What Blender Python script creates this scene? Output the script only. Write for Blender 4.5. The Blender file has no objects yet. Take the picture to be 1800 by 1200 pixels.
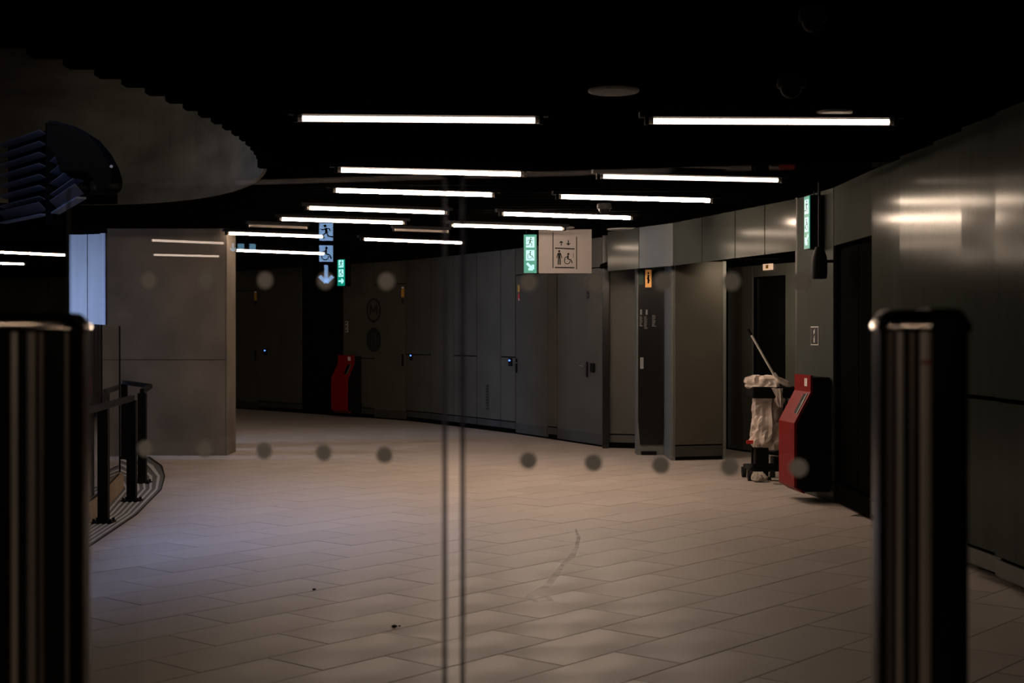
import bpy, math, random
from math import sin, cos, pi, radians, atan2, sqrt
from mathutils import Vector, Matrix, noise
random.seed(7)
SC = bpy.context.scene
COL = SC.collection

# ------------------------------------------------------------------ camera, world, lights, exposure
CAMZ = 1.56
F = 2500.0
HY = 590.0
cam_d = bpy.data.cameras.new('camera')
cam_d.lens = 50; cam_d.sensor_width = 36
cam_d.dof.use_dof = True; cam_d.dof.focus_distance = 16.0; cam_d.dof.aperture_fstop = 4.2
cam_d.clip_start = 0.05; cam_d.clip_end = 200
cam = bpy.data.objects.new('camera', cam_d); COL.objects.link(cam)
cam.location = (0, 0, CAMZ); cam.rotation_euler = (radians(90) - 10.0 / F, 0, 0)
SC.camera = cam
SC.view_settings.view_transform = 'Standard'
SC.view_settings.look = 'None'
SC.view_settings.gamma = 1
SC.view_settings.use_curve_mapping = False
SC.view_settings.exposure = 0.05
w = bpy.data.worlds.new('world'); SC.world = w; w.use_nodes = True
w.node_tree.nodes['Background'].inputs[0].default_value = (0.3, 0.4, 0.6, 1)
w.node_tree.nodes['Background'].inputs[1].default_value = 0.0015
SC.cycles.max_bounces = 8; SC.cycles.transparent_max_bounces = 24
SC.cycles.sample_clamp_indirect = 3.0
TUBE_POWER = 75.0

def area(name, loc, target, sx, sy, power, colr, spread=180):
    l = bpy.data.lights.new(name, 'AREA'); l.shape = 'RECTANGLE'; l.size = sx; l.size_y = sy
    l.energy = power; l.color = colr; l.spread = radians(spread)
    o = bpy.data.objects.new(name, l); COL.objects.link(o); o.location = loc
    d = Vector(target) - Vector(loc); o.rotation_euler = d.to_track_quat('-Z', 'Y').to_euler()
    return o
# daylight coming down the oval shaft, and daylight from the stair exit on the left
area('shaft_daylight', (-5.0, 9.6, 7.5), (-3.3, 11.6, 0), 2.6, 4.0, 75, (0.32, 0.48, 1.0), 55)
area('shaft_lamp', (-3.7, 7.2, 3.9), (-2.5, 13.6, 3.5), 0.8, 0.3, 8, (1.0, 0.88, 0.70), 45)  # added lamp out of view, warms the far shaft concrete
area('lift_lamp', (3.0, 17.3, 2.44), (3.35, 18.6, 1.6), 0.5, 0.15, 8, (1.0, 0.78, 0.58), 150)
area('stair_daylight', (-11.5, 18.2, 2.2), (-6.2, 19.4, 1.7), 1.6, 2.2, 100, (0.42, 0.58, 1.0), 50)

# ------------------------------------------------------------------ materials
def mat(name, colr=(0.5, 0.5, 0.5), rough=0.5, metal=0.0, emit=None, es=0.0, noise_amt=0.0, nscale=6.0,
        bump=0.0, stretch=(1, 1, 1), spec=0.5, trans=0.0, ior=1.45, coord='Object', rvar=0.0):
    m = bpy.data.materials.new(name); m.use_nodes = True
    nt = m.node_tree; b = nt.nodes['Principled BSDF']
    b.inputs['Base Color'].default_value = (*colr, 1)
    b.inputs['Roughness'].default_value = rough; b.inputs['Metallic'].default_value = metal
    b.inputs['Specular IOR Level'].default_value = spec
    b.inputs['Transmission Weight'].default_value = trans; b.inputs['IOR'].default_value = ior
    if emit:
        b.inputs['Emission Color'].default_value = (*emit, 1); b.inputs['Emission Strength'].default_value = es
    if noise_amt or bump or rvar:
        tc = nt.nodes.new('ShaderNodeTexCoord'); mp = nt.nodes.new('ShaderNodeMapping')
        mp.inputs['Scale'].default_value = stretch
        nz = nt.nodes.new('ShaderNodeTexNoise'); nz.inputs['Scale'].default_value = nscale; nz.inputs['Detail'].default_value = 8
        nt.links.new(tc.outputs[coord], mp.inputs[0]); nt.links.new(mp.outputs[0], nz.inputs[0])
        if noise_amt:
            r = nt.nodes.new('ShaderNodeMapRange')
            r.inputs['From Min'].default_value = 0.3; r.inputs['From Max'].default_value = 0.7
            r.inputs['To Min'].default_value = 1 - noise_amt; r.inputs['To Max'].default_value = 1 + noise_amt
            mx = nt.nodes.new('ShaderNodeVectorMath'); mx.operation = 'SCALE'
            mx.inputs[0].default_value = colr
            nt.links.new(nz.outputs[0], r.inputs[0]); nt.links.new(r.outputs[0], mx.inputs['Scale'])
            nt.links.new(mx.outputs[0], b.inputs['Base Color'])
        if rvar:
            r2 = nt.nodes.new('ShaderNodeMapRange')
            r2.inputs['From Min'].default_value = 0.3; r2.inputs['From Max'].default_value = 0.7
            r2.inputs['To Min'].default_value = rough - rvar; r2.inputs['To Max'].default_value = rough + rvar
            nt.links.new(nz.outputs[0], r2.inputs[0]); nt.links.new(r2.outputs[0], b.inputs['Roughness'])
        if bump:
            bp = nt.nodes.new('ShaderNodeBump'); bp.inputs['Strength'].default_value = bump; bp.inputs['Distance'].default_value = 0.02
            nt.links.new(nz.outputs[0], bp.inputs['Height']); nt.links.new(bp.outputs[0], b.inputs['Normal'])
    return m

M = {}
def matte(name, c):
    m = bpy.data.materials.new(name); m.use_nodes = True; nt = m.node_tree
    for n in list(nt.nodes): nt.nodes.remove(n)
    out = nt.nodes.new('ShaderNodeOutputMaterial'); df = nt.nodes.new('ShaderNodeBsdfDiffuse')
    df.inputs[0].default_value = (*c, 1); nt.links.new(df.outputs[0], out.inputs[0]); return m
M['tile'] = mat('floor_tile', (0.33, 0.285, 0.25), 0.58, noise_amt=0.10, nscale=2.5, coord='Object', rvar=0.08)
# per tile tone
nt = M['tile'].node_tree
oi = nt.nodes.new('ShaderNodeObjectInfo'); mr = nt.nodes.new('ShaderNodeMapRange')
mr.inputs['To Min'].default_value = 0.93; mr.inputs['To Max'].default_value = 1.05
sc_ = nt.nodes.new('ShaderNodeVectorMath'); sc_.operation = 'SCALE'
bs = nt.nodes['Principled BSDF']; src = bs.inputs['Base Color'].links[0].from_socket
nt.links.new(oi.outputs['Random'], mr.inputs[0]); nt.links.new(src, sc_.inputs[0]); nt.links.new(mr.outputs[0], sc_.inputs['Scale'])
nt.links.new(sc_.outputs[0], bs.inputs['Base Color'])
M['grout'] = mat('grout', (0.05, 0.042, 0.036), 0.9)
M['slat'] = matte('black_slat', (0.0007, 0.0007, 0.0007))
M['void'] = matte('black_void', (0.0015, 0.0015, 0.0015))
def brushed(name, dc, gc, rough):
    m = bpy.data.materials.new(name); m.use_nodes = True; nt = m.node_tree
    for n in list(nt.nodes): nt.nodes.remove(n)
    out = nt.nodes.new('ShaderNodeOutputMaterial'); add = nt.nodes.new('ShaderNodeAddShader')
    df = nt.nodes.new('ShaderNodeBsdfDiffuse'); gl = nt.nodes.new('ShaderNodeBsdfGlossy')
    gl.inputs[0].default_value = (*gc, 1); gl.inputs['Roughness'].default_value = rough
    tc = nt.nodes.new('ShaderNodeTexCoord'); mp = nt.nodes.new('ShaderNodeMapping'); mp.inputs['Scale'].default_value = (3, 3, 0.5)
    nz = nt.nodes.new('ShaderNodeTexNoise'); nz.inputs['Scale'].default_value = 3; nz.inputs['Detail'].default_value = 6
    mr = nt.nodes.new('ShaderNodeMapRange'); mr.inputs['To Min'].default_value = 0.8; mr.inputs['To Max'].default_value = 1.2
    sc = nt.nodes.new('ShaderNodeVectorMath'); sc.operation = 'SCALE'; sc.inputs[0].default_value = dc
    nt.links.new(tc.outputs['Object'], mp.inputs[0]); nt.links.new(mp.outputs[0], nz.inputs[0]); nt.links.new(nz.outputs[0], mr.inputs[0])
    nt.links.new(mr.outputs[0], sc.inputs['Scale']); nt.links.new(sc.outputs[0], df.inputs[0])
    nt.links.new(df.outputs[0], add.inputs[0]); nt.links.new(gl.outputs[0], add.inputs[1]); nt.links.new(add.outputs[0], out.inputs[0])
    return m
M['steel'] = brushed('wall_steel', (0.036, 0.040, 0.034), (0.016, 0.016, 0.015), 0.13)
M['steel_p'] = brushed('pier_panel_steel', (0.050, 0.056, 0.050), (0.02, 0.02, 0.02), 0.2)
M['steel_f'] = mat('far_panel_steel', (0.064, 0.060, 0.046), 0.45, 0.25, noise_amt=0.15, nscale=2.0, spec=0.3)
M['steel_d'] = mat('wall_steel_shade', (0.062, 0.062, 0.054), 0.5, 0.7, noise_amt=0.15, nscale=2.0, rvar=0.05)  # dull dark steel for skirtings, recesses and outer walls
M['steel_l'] = mat('wall_steel_pale', (0.10, 0.105, 0.092), 0.45, 0.3, noise_amt=0.08, nscale=3.0)
M['door'] = mat('door_steel', (0.058, 0.055, 0.042), 0.45, 0.25, noise_amt=0.15, nscale=2.5)
M['black'] = mat('black_paint', (0.003, 0.003, 0.0035), 0.6, spec=0.08)
M['blackgloss'] = mat('black_gloss', (0.003, 0.003, 0.003), 0.25, spec=0.4)
M['matteblack'] = matte('matte_black', (0.003, 0.003, 0.003))
M['rubber'] = mat('black_rubber', (0.01, 0.01, 0.01), 0.8, spec=0.2)
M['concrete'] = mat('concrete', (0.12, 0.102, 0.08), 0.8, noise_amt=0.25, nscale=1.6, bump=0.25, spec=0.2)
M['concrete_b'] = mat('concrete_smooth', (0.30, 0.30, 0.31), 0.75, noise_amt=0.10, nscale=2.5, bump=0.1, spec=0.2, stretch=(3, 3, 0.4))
M['shaftc'] = mat('shaft_concrete', (0.10, 0.086, 0.062), 0.85, noise_amt=0.4, nscale=1.1, bump=0.3, spec=0.1, stretch=(1, 1, 2.5))
M['kerb'] = mat('kerb_stone', (0.20, 0.14, 0.085), 0.7, noise_amt=0.15, nscale=4)
M['strip'] = mat('strip_plate', (0.075, 0.075, 0.075), 0.6, noise_amt=0.1, nscale=5)
M['rib'] = mat('strip_rib', (0.42, 0.42, 0.42), 0.45, noise_amt=0.1, nscale=6)
M['red'] = mat('red_paint', (0.17, 0.002, 0.002), 0.45, spec=0.15, noise_amt=0.06)
M['white'] = mat('white_print', (0.75, 0.72, 0.68), 0.6)
M['board'] = mat('sign_board_white', (0.15, 0.132, 0.12), 0.55, spec=0.3)
M['disc'] = mat('pale_grille', (0.24, 0.235, 0.21), 0.7, noise_amt=0.2, nscale=60)
M['steelpost'] = mat('brushed_post_steel', (0.80, 0.72, 0.63), 0.30, 0.75, noise_amt=0.12, nscale=30, stretch=(6, 6, 0.15))  # reflections on the posts put into rib colours, bright to dim
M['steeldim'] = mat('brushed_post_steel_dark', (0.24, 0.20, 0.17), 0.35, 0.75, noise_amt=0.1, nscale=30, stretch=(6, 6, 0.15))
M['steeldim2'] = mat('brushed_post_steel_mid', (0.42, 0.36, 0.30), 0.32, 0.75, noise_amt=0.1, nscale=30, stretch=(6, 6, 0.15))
M['capsteel'] = mat('polished_cap_steel', (0.30, 0.26, 0.22), 0.13, 1.0)
M['chrome'] = mat('chrome', (0.6, 0.6, 0.58), 0.2, 1.0)
M['aluminium'] = mat('aluminium_handle', (0.75, 0.70, 0.62), 0.35, 0.6)
M['tube'] = mat('tube_glow', (0.9, 0.9, 0.9), 0.5, emit=(1.0, 0.765, 0.60), es=TUBE_POWER)
M['tube_n'] = mat('tube_glow_low', (0.9, 0.9, 0.9), 0.5, emit=(1.0, 0.765, 0.60), es=TUBE_POWER * 0.09)
M['tube_s'] = mat('tube_glow_strong', (0.9, 0.9, 0.9), 0.5, emit=(1.0, 0.765, 0.60), es=TUBE_POWER * 5.4)
M['tube_m'] = mat('tube_glow_mid', (0.9, 0.9, 0.9), 0.5, emit=(1.0, 0.765, 0.60), es=TUBE_POWER * 0.6)
M['tube_r'] = mat('tube_glow_right', (0.9, 0.9, 0.9), 0.5, emit=(1.0, 0.765, 0.60), es=TUBE_POWER * 2.3)
M['tube_q'] = mat('tube_glow_weak', (0.9, 0.9, 0.9), 0.5, emit=(1.0, 0.765, 0.60), es=TUBE_POWER * 0.3)
M['tube_b'] = mat('tube_glow_back', (0.9, 0.9, 0.9), 0.5, emit=(1.0, 0.765, 0.60), es=TUBE_POWER * 0.38)
M['tube_off'] = mat('tube_unlit', (0.35, 0.30, 0.26), 0.4)
M['green'] = mat('exit_green', (0.0, 0.02, 0.014), 0.5, emit=(0.0, 0.30, 0.21), es=0.95)
M['glow'] = mat('exit_white', (0.05, 0.08, 0.08), 0.5, emit=(0.42, 1.0, 0.92), es=1.25)
M['printg'] = mat('exit_pictogram', (0.0, 0.01, 0.01), 0.5, emit=(0.0, 0.10, 0.08), es=0.6)
M['glowb'] = mat('blue_sign_white', (0.5, 0.7, 0.9), 0.5, emit=(0.36, 0.60, 1.0), es=6.0)
M['glowb2'] = mat('blue_sign_white_dim', (0.5, 0.7, 0.9), 0.5, emit=(0.30, 0.66, 0.95), es=3.0)
M['led'] = mat('blue_led', (0.05, 0.1, 0.6), 0.5, emit=(0.10, 0.25, 1.0), es=3.0)
M['orange'] = mat('orange_sign', (0.75, 0.36, 0.10), 0.5, emit=(0.75, 0.33, 0.09), es=0.22)
M['yellow'] = mat('yellow_sticker', (0.45, 0.24, 0.03), 0.6)
M['darkred'] = mat('red_sticker', (0.35, 0.03, 0.02), 0.6)
M['greyprint'] = mat('grey_print', (0.15, 0.15, 0.145), 0.6)
M['logo'] = mat('dark_logo_vinyl', (0.012, 0.012, 0.014), 0.5, spec=0.2)
M['dot'] = mat('frosted_dot', (0.115, 0.105, 0.085), 0.9, spec=0.1)
def dot_mat():
    m = bpy.data.materials.new('frosted_dot_film'); m.use_nodes = True; nt = m.node_tree
    for n in list(nt.nodes): nt.nodes.remove(n)
    out = nt.nodes.new('ShaderNodeOutputMaterial'); mix = nt.nodes.new('ShaderNodeMixShader'); mix.inputs[0].default_value = 0.35
    tr = nt.nodes.new('ShaderNodeBsdfTranslucent'); tr.inputs[0].default_value = (0.95, 0.95, 0.92, 1)
    df = nt.nodes.new('ShaderNodeBsdfDiffuse'); df.inputs[0].default_value = (0.30, 0.29, 0.26, 1)
    nt.links.new(tr.outputs[0], mix.inputs[1]); nt.links.new(df.outputs[0], mix.inputs[2]); nt.links.new(mix.outputs[0], out.inputs[0])
    return m
M['dot'] = dot_mat()
def seal_mat():
    m = bpy.data.materials.new('brushed_edge_seal'); m.use_nodes = True; nt = m.node_tree
    for n in list(nt.nodes): nt.nodes.remove(n)
    out = nt.nodes.new('ShaderNodeOutputMaterial'); mix = nt.nodes.new('ShaderNodeMixShader'); mix.inputs[0].default_value = 0.5
    tr = nt.nodes.new('ShaderNodeBsdfTransparent'); tr.inputs[0].default_value = (0.85, 0.85, 0.88, 1)
    tl = nt.nodes.new('ShaderNodeBsdfTranslucent'); tl.inputs[0].default_value = (0.14, 0.145, 0.18, 1)
    nt.links.new(tr.outputs[0], mix.inputs[1]); nt.links.new(tl.outputs[0], mix.inputs[2]); nt.links.new(mix.outputs[0], out.inputs[0])
    return m
M['seal'] = seal_mat()
M['bag'] = mat('bag_plastic', (0.50, 0.42, 0.36), 0.42, noise_amt=0.3, nscale=5, bump=0.5, spec=0.6)
M['redbar'] = mat('red_plastic', (0.5, 0.02, 0.02), 0.5)
M['cloth'] = mat('pale_cloth', (0.40, 0.35, 0.30), 0.8)
M['louvre'] = mat('louvre_metal', (0.12, 0.13, 0.17), 0.6, 0.2)
M['indicator'] = mat('indicator_light', (0.8, 0.6, 0.45), 0.5, emit=(0.95, 0.62, 0.42), es=0.55)
M['smear'] = None

def glass_mat(name, tint, refl=0.0, ior=1.5, haze=0.0):
    m = bpy.data.materials.new(name); m.use_nodes = True; nt = m.node_tree
    for n in list(nt.nodes): nt.nodes.remove(n)
    out = nt.nodes.new('ShaderNodeOutputMaterial'); mix = nt.nodes.new('ShaderNodeMixShader')
    tr = nt.nodes.new('ShaderNodeBsdfTransparent'); tr.inputs[0].default_value = (*tint, 1)
    gl = nt.nodes.new('ShaderNodeBsdfGlossy'); gl.inputs['Roughness'].default_value = 0.0
    gl.inputs[0].default_value = (0.95, 0.97, 1.0, 1)
    fr = nt.nodes.new('ShaderNodeFresnel'); fr.inputs[0].default_value = ior
    nt.links.new(fr.outputs[0], mix.inputs[0]); nt.links.new(tr.outputs[0], mix.inputs[1]); nt.links.new(gl.outputs[0], mix.inputs[2])
    last = mix
    if haze:
        df = nt.nodes.new('ShaderNodeBsdfDiffuse'); df.inputs[0].default_value = (0.6, 0.55, 0.5, 1)
        m2 = nt.nodes.new('ShaderNodeMixShader'); m2.inputs[0].default_value = haze
        nt.links.new(mix.outputs[0], m2.inputs[1]); nt.links.new(df.outputs[0], m2.inputs[2]); last = m2
    nt.links.new(last.outputs[0], out.inputs[0])
    return m
M['glass'] = glass_mat('gate_glass', (0.97, 0.965, 0.96), haze=0.004)
M['glass2'] = glass_mat('balustrade_glass', (0.80, 0.84, 0.88), haze=0.02)

def smear_mat():
    m = bpy.data.materials.new('damp_smear'); m.use_nodes = True; nt = m.node_tree
    b = nt.nodes['Principled BSDF']; b.inputs['Base Color'].default_value = (0.03, 0.022, 0.018, 1)
    b.inputs['Roughness'].default_value = 0.5
    tc = nt.nodes.new('ShaderNodeTexCoord'); nz = nt.nodes.new('ShaderNodeTexNoise'); nz.inputs['Scale'].default_value = 7; nz.inputs['Detail'].default_value = 6
    mr = nt.nodes.new('ShaderNodeMapRange'); mr.inputs['From Min'].default_value = 0.35; mr.inputs['From Max'].default_value = 0.7
    mr.inputs['To Min'].default_value = 0.12; mr.inputs['To Max'].default_value = 0.6
    nt.links.new(tc.outputs['Object'], nz.inputs[0]); nt.links.new(nz.outputs[0], mr.inputs[0]); nt.links.new(mr.outputs[0], b.inputs['Alpha'])
    return m
M['smear'] = smear_mat()

# ------------------------------------------------------------------ helpers
class MB:
    def __init__(s): s.v = []; s.f = []
    def add(s, vs, fs):
        n = len(s.v); s.v += [tuple(p) for p in vs]; s.f += [tuple(i + n for i in f) for f in fs]; return s
    def box(s, x0, x1, y0, y1, z0, z1, rz=0, c=(0, 0)):
        vs = [(x, y, z) for z in (z0, z1) for x, y in ((x0, y0), (x1, y0), (x1, y1), (x0, y1))]
        if rz:
            vs = [(c[0] + (x - c[0]) * cos(rz) - (y - c[1]) * sin(rz), c[1] + (x - c[0]) * sin(rz) + (y - c[1]) * cos(rz), z) for x, y, z in vs]
        return s.add(vs, [(3, 2, 1, 0), (4, 5, 6, 7), (0, 1, 5, 4), (1, 2, 6, 5), (2, 3, 7, 6), (3, 0, 4, 7)])
    def prism(s, poly, a, b, axis='z'):
        # poly: list of 2D points extruded between a and b along axis
        n = len(poly)
        def P(p, t):
            return (p[0], p[1], t) if axis == 'z' else ((p[0], t, p[1]) if axis == 'y' else (t, p[0], p[1]))
        vs = [P(p, a) for p in poly] + [P(p, b) for p in poly]
        fs = [tuple(range(n - 1, -1, -1)), tuple(range(n, 2 * n))] + [(i, (i + 1) % n, (i + 1) % n + n, i + n) for i in range(n)]
        return s.add(vs, fs)
    def tube(s, p, q, r, n=12, r2=None, caps=True):
        p = Vector(p); q = Vector(q); d = (q - p).normalized(); r2 = r if r2 is None else r2
        u = d.orthogonal().normalized(); w_ = d.cross(u)
        vs = [p + (u * cos(2 * pi * i / n) + w_ * sin(2 * pi * i / n)) * r for i in range(n)] + \
             [q + (u * cos(2 * pi * i / n) + w_ * sin(2 * pi * i / n)) * r2 for i in range(n)]
        fs = [(i, (i + 1) % n, (i + 1) % n + n, i + n) for i in range(n)]
        if caps: fs += [tuple(range(n - 1, -1, -1)), tuple(range(n, 2 * n))]
        return s.add(vs, fs)
    def lathe(s, prof, n=24, c=(0, 0, 0), sx=1, sy=1):
        vs = []; fs = []
        for r, z in prof:
            for i in range(n): vs.append((c[0] + r * sx * cos(2 * pi * i / n), c[1] + r * sy * sin(2 * pi * i / n), c[2] + z))
        for k in range(len(prof) - 1):
            for i in range(n): fs.append((k * n + i, k * n + (i + 1) % n, (k + 1) * n + (i + 1) % n, (k + 1) * n + i))
        fs.append(tuple(range(n - 1, -1, -1))); m = (len(prof) - 1) * n; fs.append(tuple(range(m, m + n)))
        return s.add(vs, fs)
    # flat print on the plane y = y0, thickness t toward -Y
    def stroke(s, pts, wd, y0, t=0.002):
        for i in range(len(pts) - 1):
            a = Vector(pts[i]); b = Vector(pts[i + 1]); d = (b - a)
            if d.length < 1e-6: continue
            d.normalize(); n = Vector((-d.y, d.x)) * wd / 2
            s.prism([a - n, b - n, b + n, a + n], y0 - t, y0, 'y')
        return s
    def disc(s, c, r, y0, t=0.002, n=14):
        return s.prism([(c[0] + r * cos(2 * pi * i / n), c[1] + r * sin(2 * pi * i / n)) for i in range(n)], y0 - t, y0, 'y')
    def ring(s, c, r0, r1, y0, t=0.002, a0=0, a1=2 * pi, n=28):
        for i in range(n):
            a = a0 + (a1 - a0) * i / n; b = a0 + (a1 - a0) * (i + 1) / n
            s.prism([(c[0] + r * cos(x), c[1] + r * sin(x)) for r, x in ((r0, a), (r1, a), (r1, b), (r0, b))], y0 - t, y0, 'y')
        return s
    def build(s, name, m, parent=None, smooth=False, loc=None, rz=0, bevel=0):
        me = bpy.data.meshes.new(name); me.from_pydata(s.v, [], s.f)
        me.materials.append(m)
        import bmesh
        bm = bmesh.new(); bm.from_mesh(me); bmesh.ops.recalc_face_normals(bm, faces=bm.faces)
        if bevel:
            bmesh.ops.bevel(bm, geom=[e for e in bm.edges if len(e.link_faces) == 2 and e.calc_face_angle(0) > 0.6], offset=bevel, segments=2, affect='EDGES', profile=0.5)
        bm.to_mesh(me); bm.free()
        if smooth:
            for p in me.polygons: p.use_smooth = True
            try: me.set_sharp_from_angle(angle=radians(35))
            except Exception: pass
        o = bpy.data.objects.new(name, me); COL.objects.link(o)
        if parent: o.parent = parent
        if loc is not None: o.location = loc
        if rz: o.rotation_euler[2] = rz
        return o

def tag(o, label=None, cat=None, group=None, kind=None):
    if label: o['label'] = label
    if cat: o['category'] = cat
    if group: o['group'] = group
    if kind: o['kind'] = kind
    return o
def thing(name, label, cat, loc=(0, 0, 0), rz=0, group=None):
    o = bpy.data.objects.new(name, None); COL.objects.link(o); o.empty_display_size = 0.1
    o.location = loc; o.rotation_euler = (0, 0, rz)
    return tag(o, label, cat, group)
def copy_tree(o, parent=None):
    c = o.copy(); COL.objects.link(c)
    if parent: c.parent = parent
    for ch in list(o.children): copy_tree(ch, c)
    return c
def fl(px, py, z=0.0):
    Y = (CAMZ - z) * F / (py - HY); return Vector(((px - 900) * Y / F, Y, z))
def at(px, py, Y):
    return Vector(((px - 900) * Y / F, Y, CAMZ - (py - HY) * Y / F))
def zat(py, Y): return CAMZ - (py - HY) * Y / F
def hit(px, a, b):
    k = (px - 900) / F; a = Vector(a); b = Vector(b); d = b - a
    t = (k * a.y - a.x) / (d.x - k * d.y); return a + d * t
def hit_poly(px, poly):
    best = None
    for i in range(len(poly) - 1):
        a = Vector(poly[i]); b = Vector(poly[i + 1]); d = b - a; k = (px - 900) / F; den = d.x - k * d.y
        if abs(den) < 1e-9: continue
        t = (k * a.y - a.x) / den
        if -1e-3 <= t <= 1.001: return a + d * t
    return None
def panel(parent, p, q, z0, z1, m, t=0.02, gap=0.009, name='panel', label=None, off=0.0):
    """flat sheet between floor points p and q (p on the right seen from the hall), front face on the line p-q"""
    p = Vector(p[:2]); q = Vector(q[:2]); d = (q - p).normalized(); n = Vector((-d.y, d.x))
    if n.dot(-p) < 0: n = -n          # towards the hall
    p = p + d * gap; q = q - d * gap; p = p + n * off; q = q + n * off
    b = MB(); vs = []
    for z in (z0 + gap, z1 - gap):
        for w_ in (p, q, q - n * t, p - n * t): vs.append((w_.x, w_.y, z))
    b.add(vs, [(3, 2, 1, 0), (4, 5, 6, 7), (0, 1, 5, 4), (1, 2, 6, 5), (2, 3, 7, 6), (3, 0, 4, 7)])
    o = b.build(name, m, parent)
    if label: o['label'] = label
    return o
def backing(name, pts, z0, z1, m, off=0.03, t=0.06, kind='structure', parent=None):
    b = MB()
    for i in range(len(pts) - 1):
        p = Vector(pts[i]); q = Vector(pts[i + 1]); d = (q - p).normalized(); n = Vector((-d.y, d.x))
        if n.dot(-p) < 0: n = -n
        vs = []
        for z in (z0, z1):
            for w_ in (p - n * off, q - n * off, q - n * (off + t), p - n * (off + t)): vs.append((w_.x, w_.y, z))
        b.add(vs, [(3, 2, 1, 0), (4, 5, 6, 7), (0, 1, 5, 4), (1, 2, 6, 5), (2, 3, 7, 6), (3, 0, 4, 7)])
    o = b.build(name, m, parent)
    if kind and parent is None: o['kind'] = kind
    return o
CEIL = 2.95

# ------------------------------------------------------------------ floor
floor = MB().box(-16, 4.6, -17, 36, -0.25, -0.006).build('floor', M['grout']); floor['kind'] = 'structure'
ang = radians(49.5); U = Vector((cos(ang), sin(ang))); V = Vector((-sin(ang), cos(ang)))
TL, TW, G = 0.8, 0.4, 0.0028
P0 = Vector((0.5, 10.71))
tile_me = None; near = []; far = []
strip_out = [(-2.85, 9.0), (-3.0, 9.8), (-3.12, 10.5), (-3.27, 12.4), (-3.55, 14.4), (-3.83, 15.7), (-4.18, 17.0), (-4.67, 18.3)]
def strip_x(y):
    for i in range(len(strip_out) - 1):
        a, b = strip_out[i], strip_out[i + 1]
        if a[1] <= y <= b[1]: return a[0] + (b[0] - a[0]) * (y - a[1]) / (b[1] - a[1])
    return -20
for j in range(-90, 91):
    for i in range(-50, 51):
        c = P0 + U * (TL * i + TL / 2 + (TL / 2 if j % 2 else 0)) + V * (TW * j + TW / 2)
        if not (-13 < c.x < 3.9 and -14 < c.y < 34): continue
        seen = 6.0 < c.y < 16.6 and abs(c.x) < 0.36 * c.y + 0.35 and c.x < 2.95 and c.x > strip_x(c.y) - 0.2
        if not seen and c.x > 2.6 and c.y < 14.5: 
            if c.x > 3.3: continue
        (near if seen else far).append(c)
near.sort(key=lambda c: c.y); extra = near[300:]; near = near[:300]; far += extra
for c in near:
    if tile_me is None:
        o = MB().box(-TL / 2 + G, TL / 2 - G, -TW / 2 + G, TW / 2 - G, -0.02, 0).build('tile', M['tile'], floor, bevel=0.0012); tile_me = o.data
    else:
        o = bpy.data.objects.new('tile', tile_me); COL.objects.link(o); o.parent = floor
    o.location = (c.x, c.y, random.uniform(-0.0005, 0.0005)); o.rotation_euler[2] = ang
b = MB()
for c in far:
    b.box(c.x - TL / 2 + G, c.x + TL / 2 - G, c.y - TW / 2 + G, c.y + TW / 2 - G, -0.02, 0, rz=ang, c=(c.x, c.y))
o = b.build('tile', M['tile'], floor); o['kind'] = 'stuff'
print('tiles', len(near), len(far))

# ------------------------------------------------------------------ ceiling: black slats under a black void, oval shaft opening
EC = (-4.5, 10.0); ERX, ERY = 2.55, 5.0
def oval(y, k=1.0):
    t = 1 - ((y - EC[1]) / (ERY * k)) ** 2
    return sqrt(t) * ERX * k if t > 0 else 0
b = MB(); N = 64
ring = [(EC[0] + (ERX + .14) * cos(2 * pi * i / N), EC[1] + (ERY + .14) * sin(2 * pi * i / N)) for i in range(N)]
def outer(i):
    a = 2 * pi * i / N; dx, dy = cos(a), sin(a); ts = []
    if dx > 1e-6: ts.append((4.6 - EC[0]) / dx)
    if dx < -1e-6: ts.append((-14 - EC[0]) / dx)
    if dy > 1e-6: ts.append((36 - EC[1]) / dy)
    if dy < -1e-6: ts.append((-16 - EC[1]) / dy)
    t = min(ts); return (EC[0] + dx * t, EC[1] + dy * t)
outr = [outer(i) for i in range(N)]
for z in (3.2, 3.3):
    n0 = len(b.v); b.v += [(x, y, z) for x, y in ring] + [(x, y, z) for x, y in outr]
    for i in range(N):
        k = (i + 1) % N; b.f.append((n0 + i, n0 + k, n0 + N + k, n0 + N + i))
b.f += [(i, (i + 1) % N, 2 * N + (i + 1) % N, 2 * N + i) for i in range(N)]
# the box corners cut off between rays of the fan
for cx, cy in ((4.6, 36), (-14, 36), (4.6, -16), (-14, -16)):
    sx = -1 if cx > 0 else 1; sy = -1 if cy > 0 else 1
    b.box(min(cx, cx + sx * 4), max(cx, cx + sx * 4), min(cy, cy + sy * 6), max(cy, cy + sy * 6), 3.31, 3.34)
ceiling = b.build('ceiling', M['void']); ceiling['kind'] = 'structure'
y = -0.6; PITCH = 0.275
while y < 33:
    ov = oval(y) if y < 11.8 else max(oval(y - .06), oval(y + .06), 0) + .1
    if y > 11.8 and oval(y - .06) == 0: ov = 0
    segs = [(-13.5, EC[0] - ov - .02), (EC[0] + ov + .02, 4.5)] if ov > 0.05 else [(-13.5, 4.5)]
    for x0, x1 in segs:
        MB().box(x0, x1, y - 0.06, y + 0.06, CEIL, CEIL + 0.1).build('slat', M['slat'], ceiling)
    y += PITCH
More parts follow.
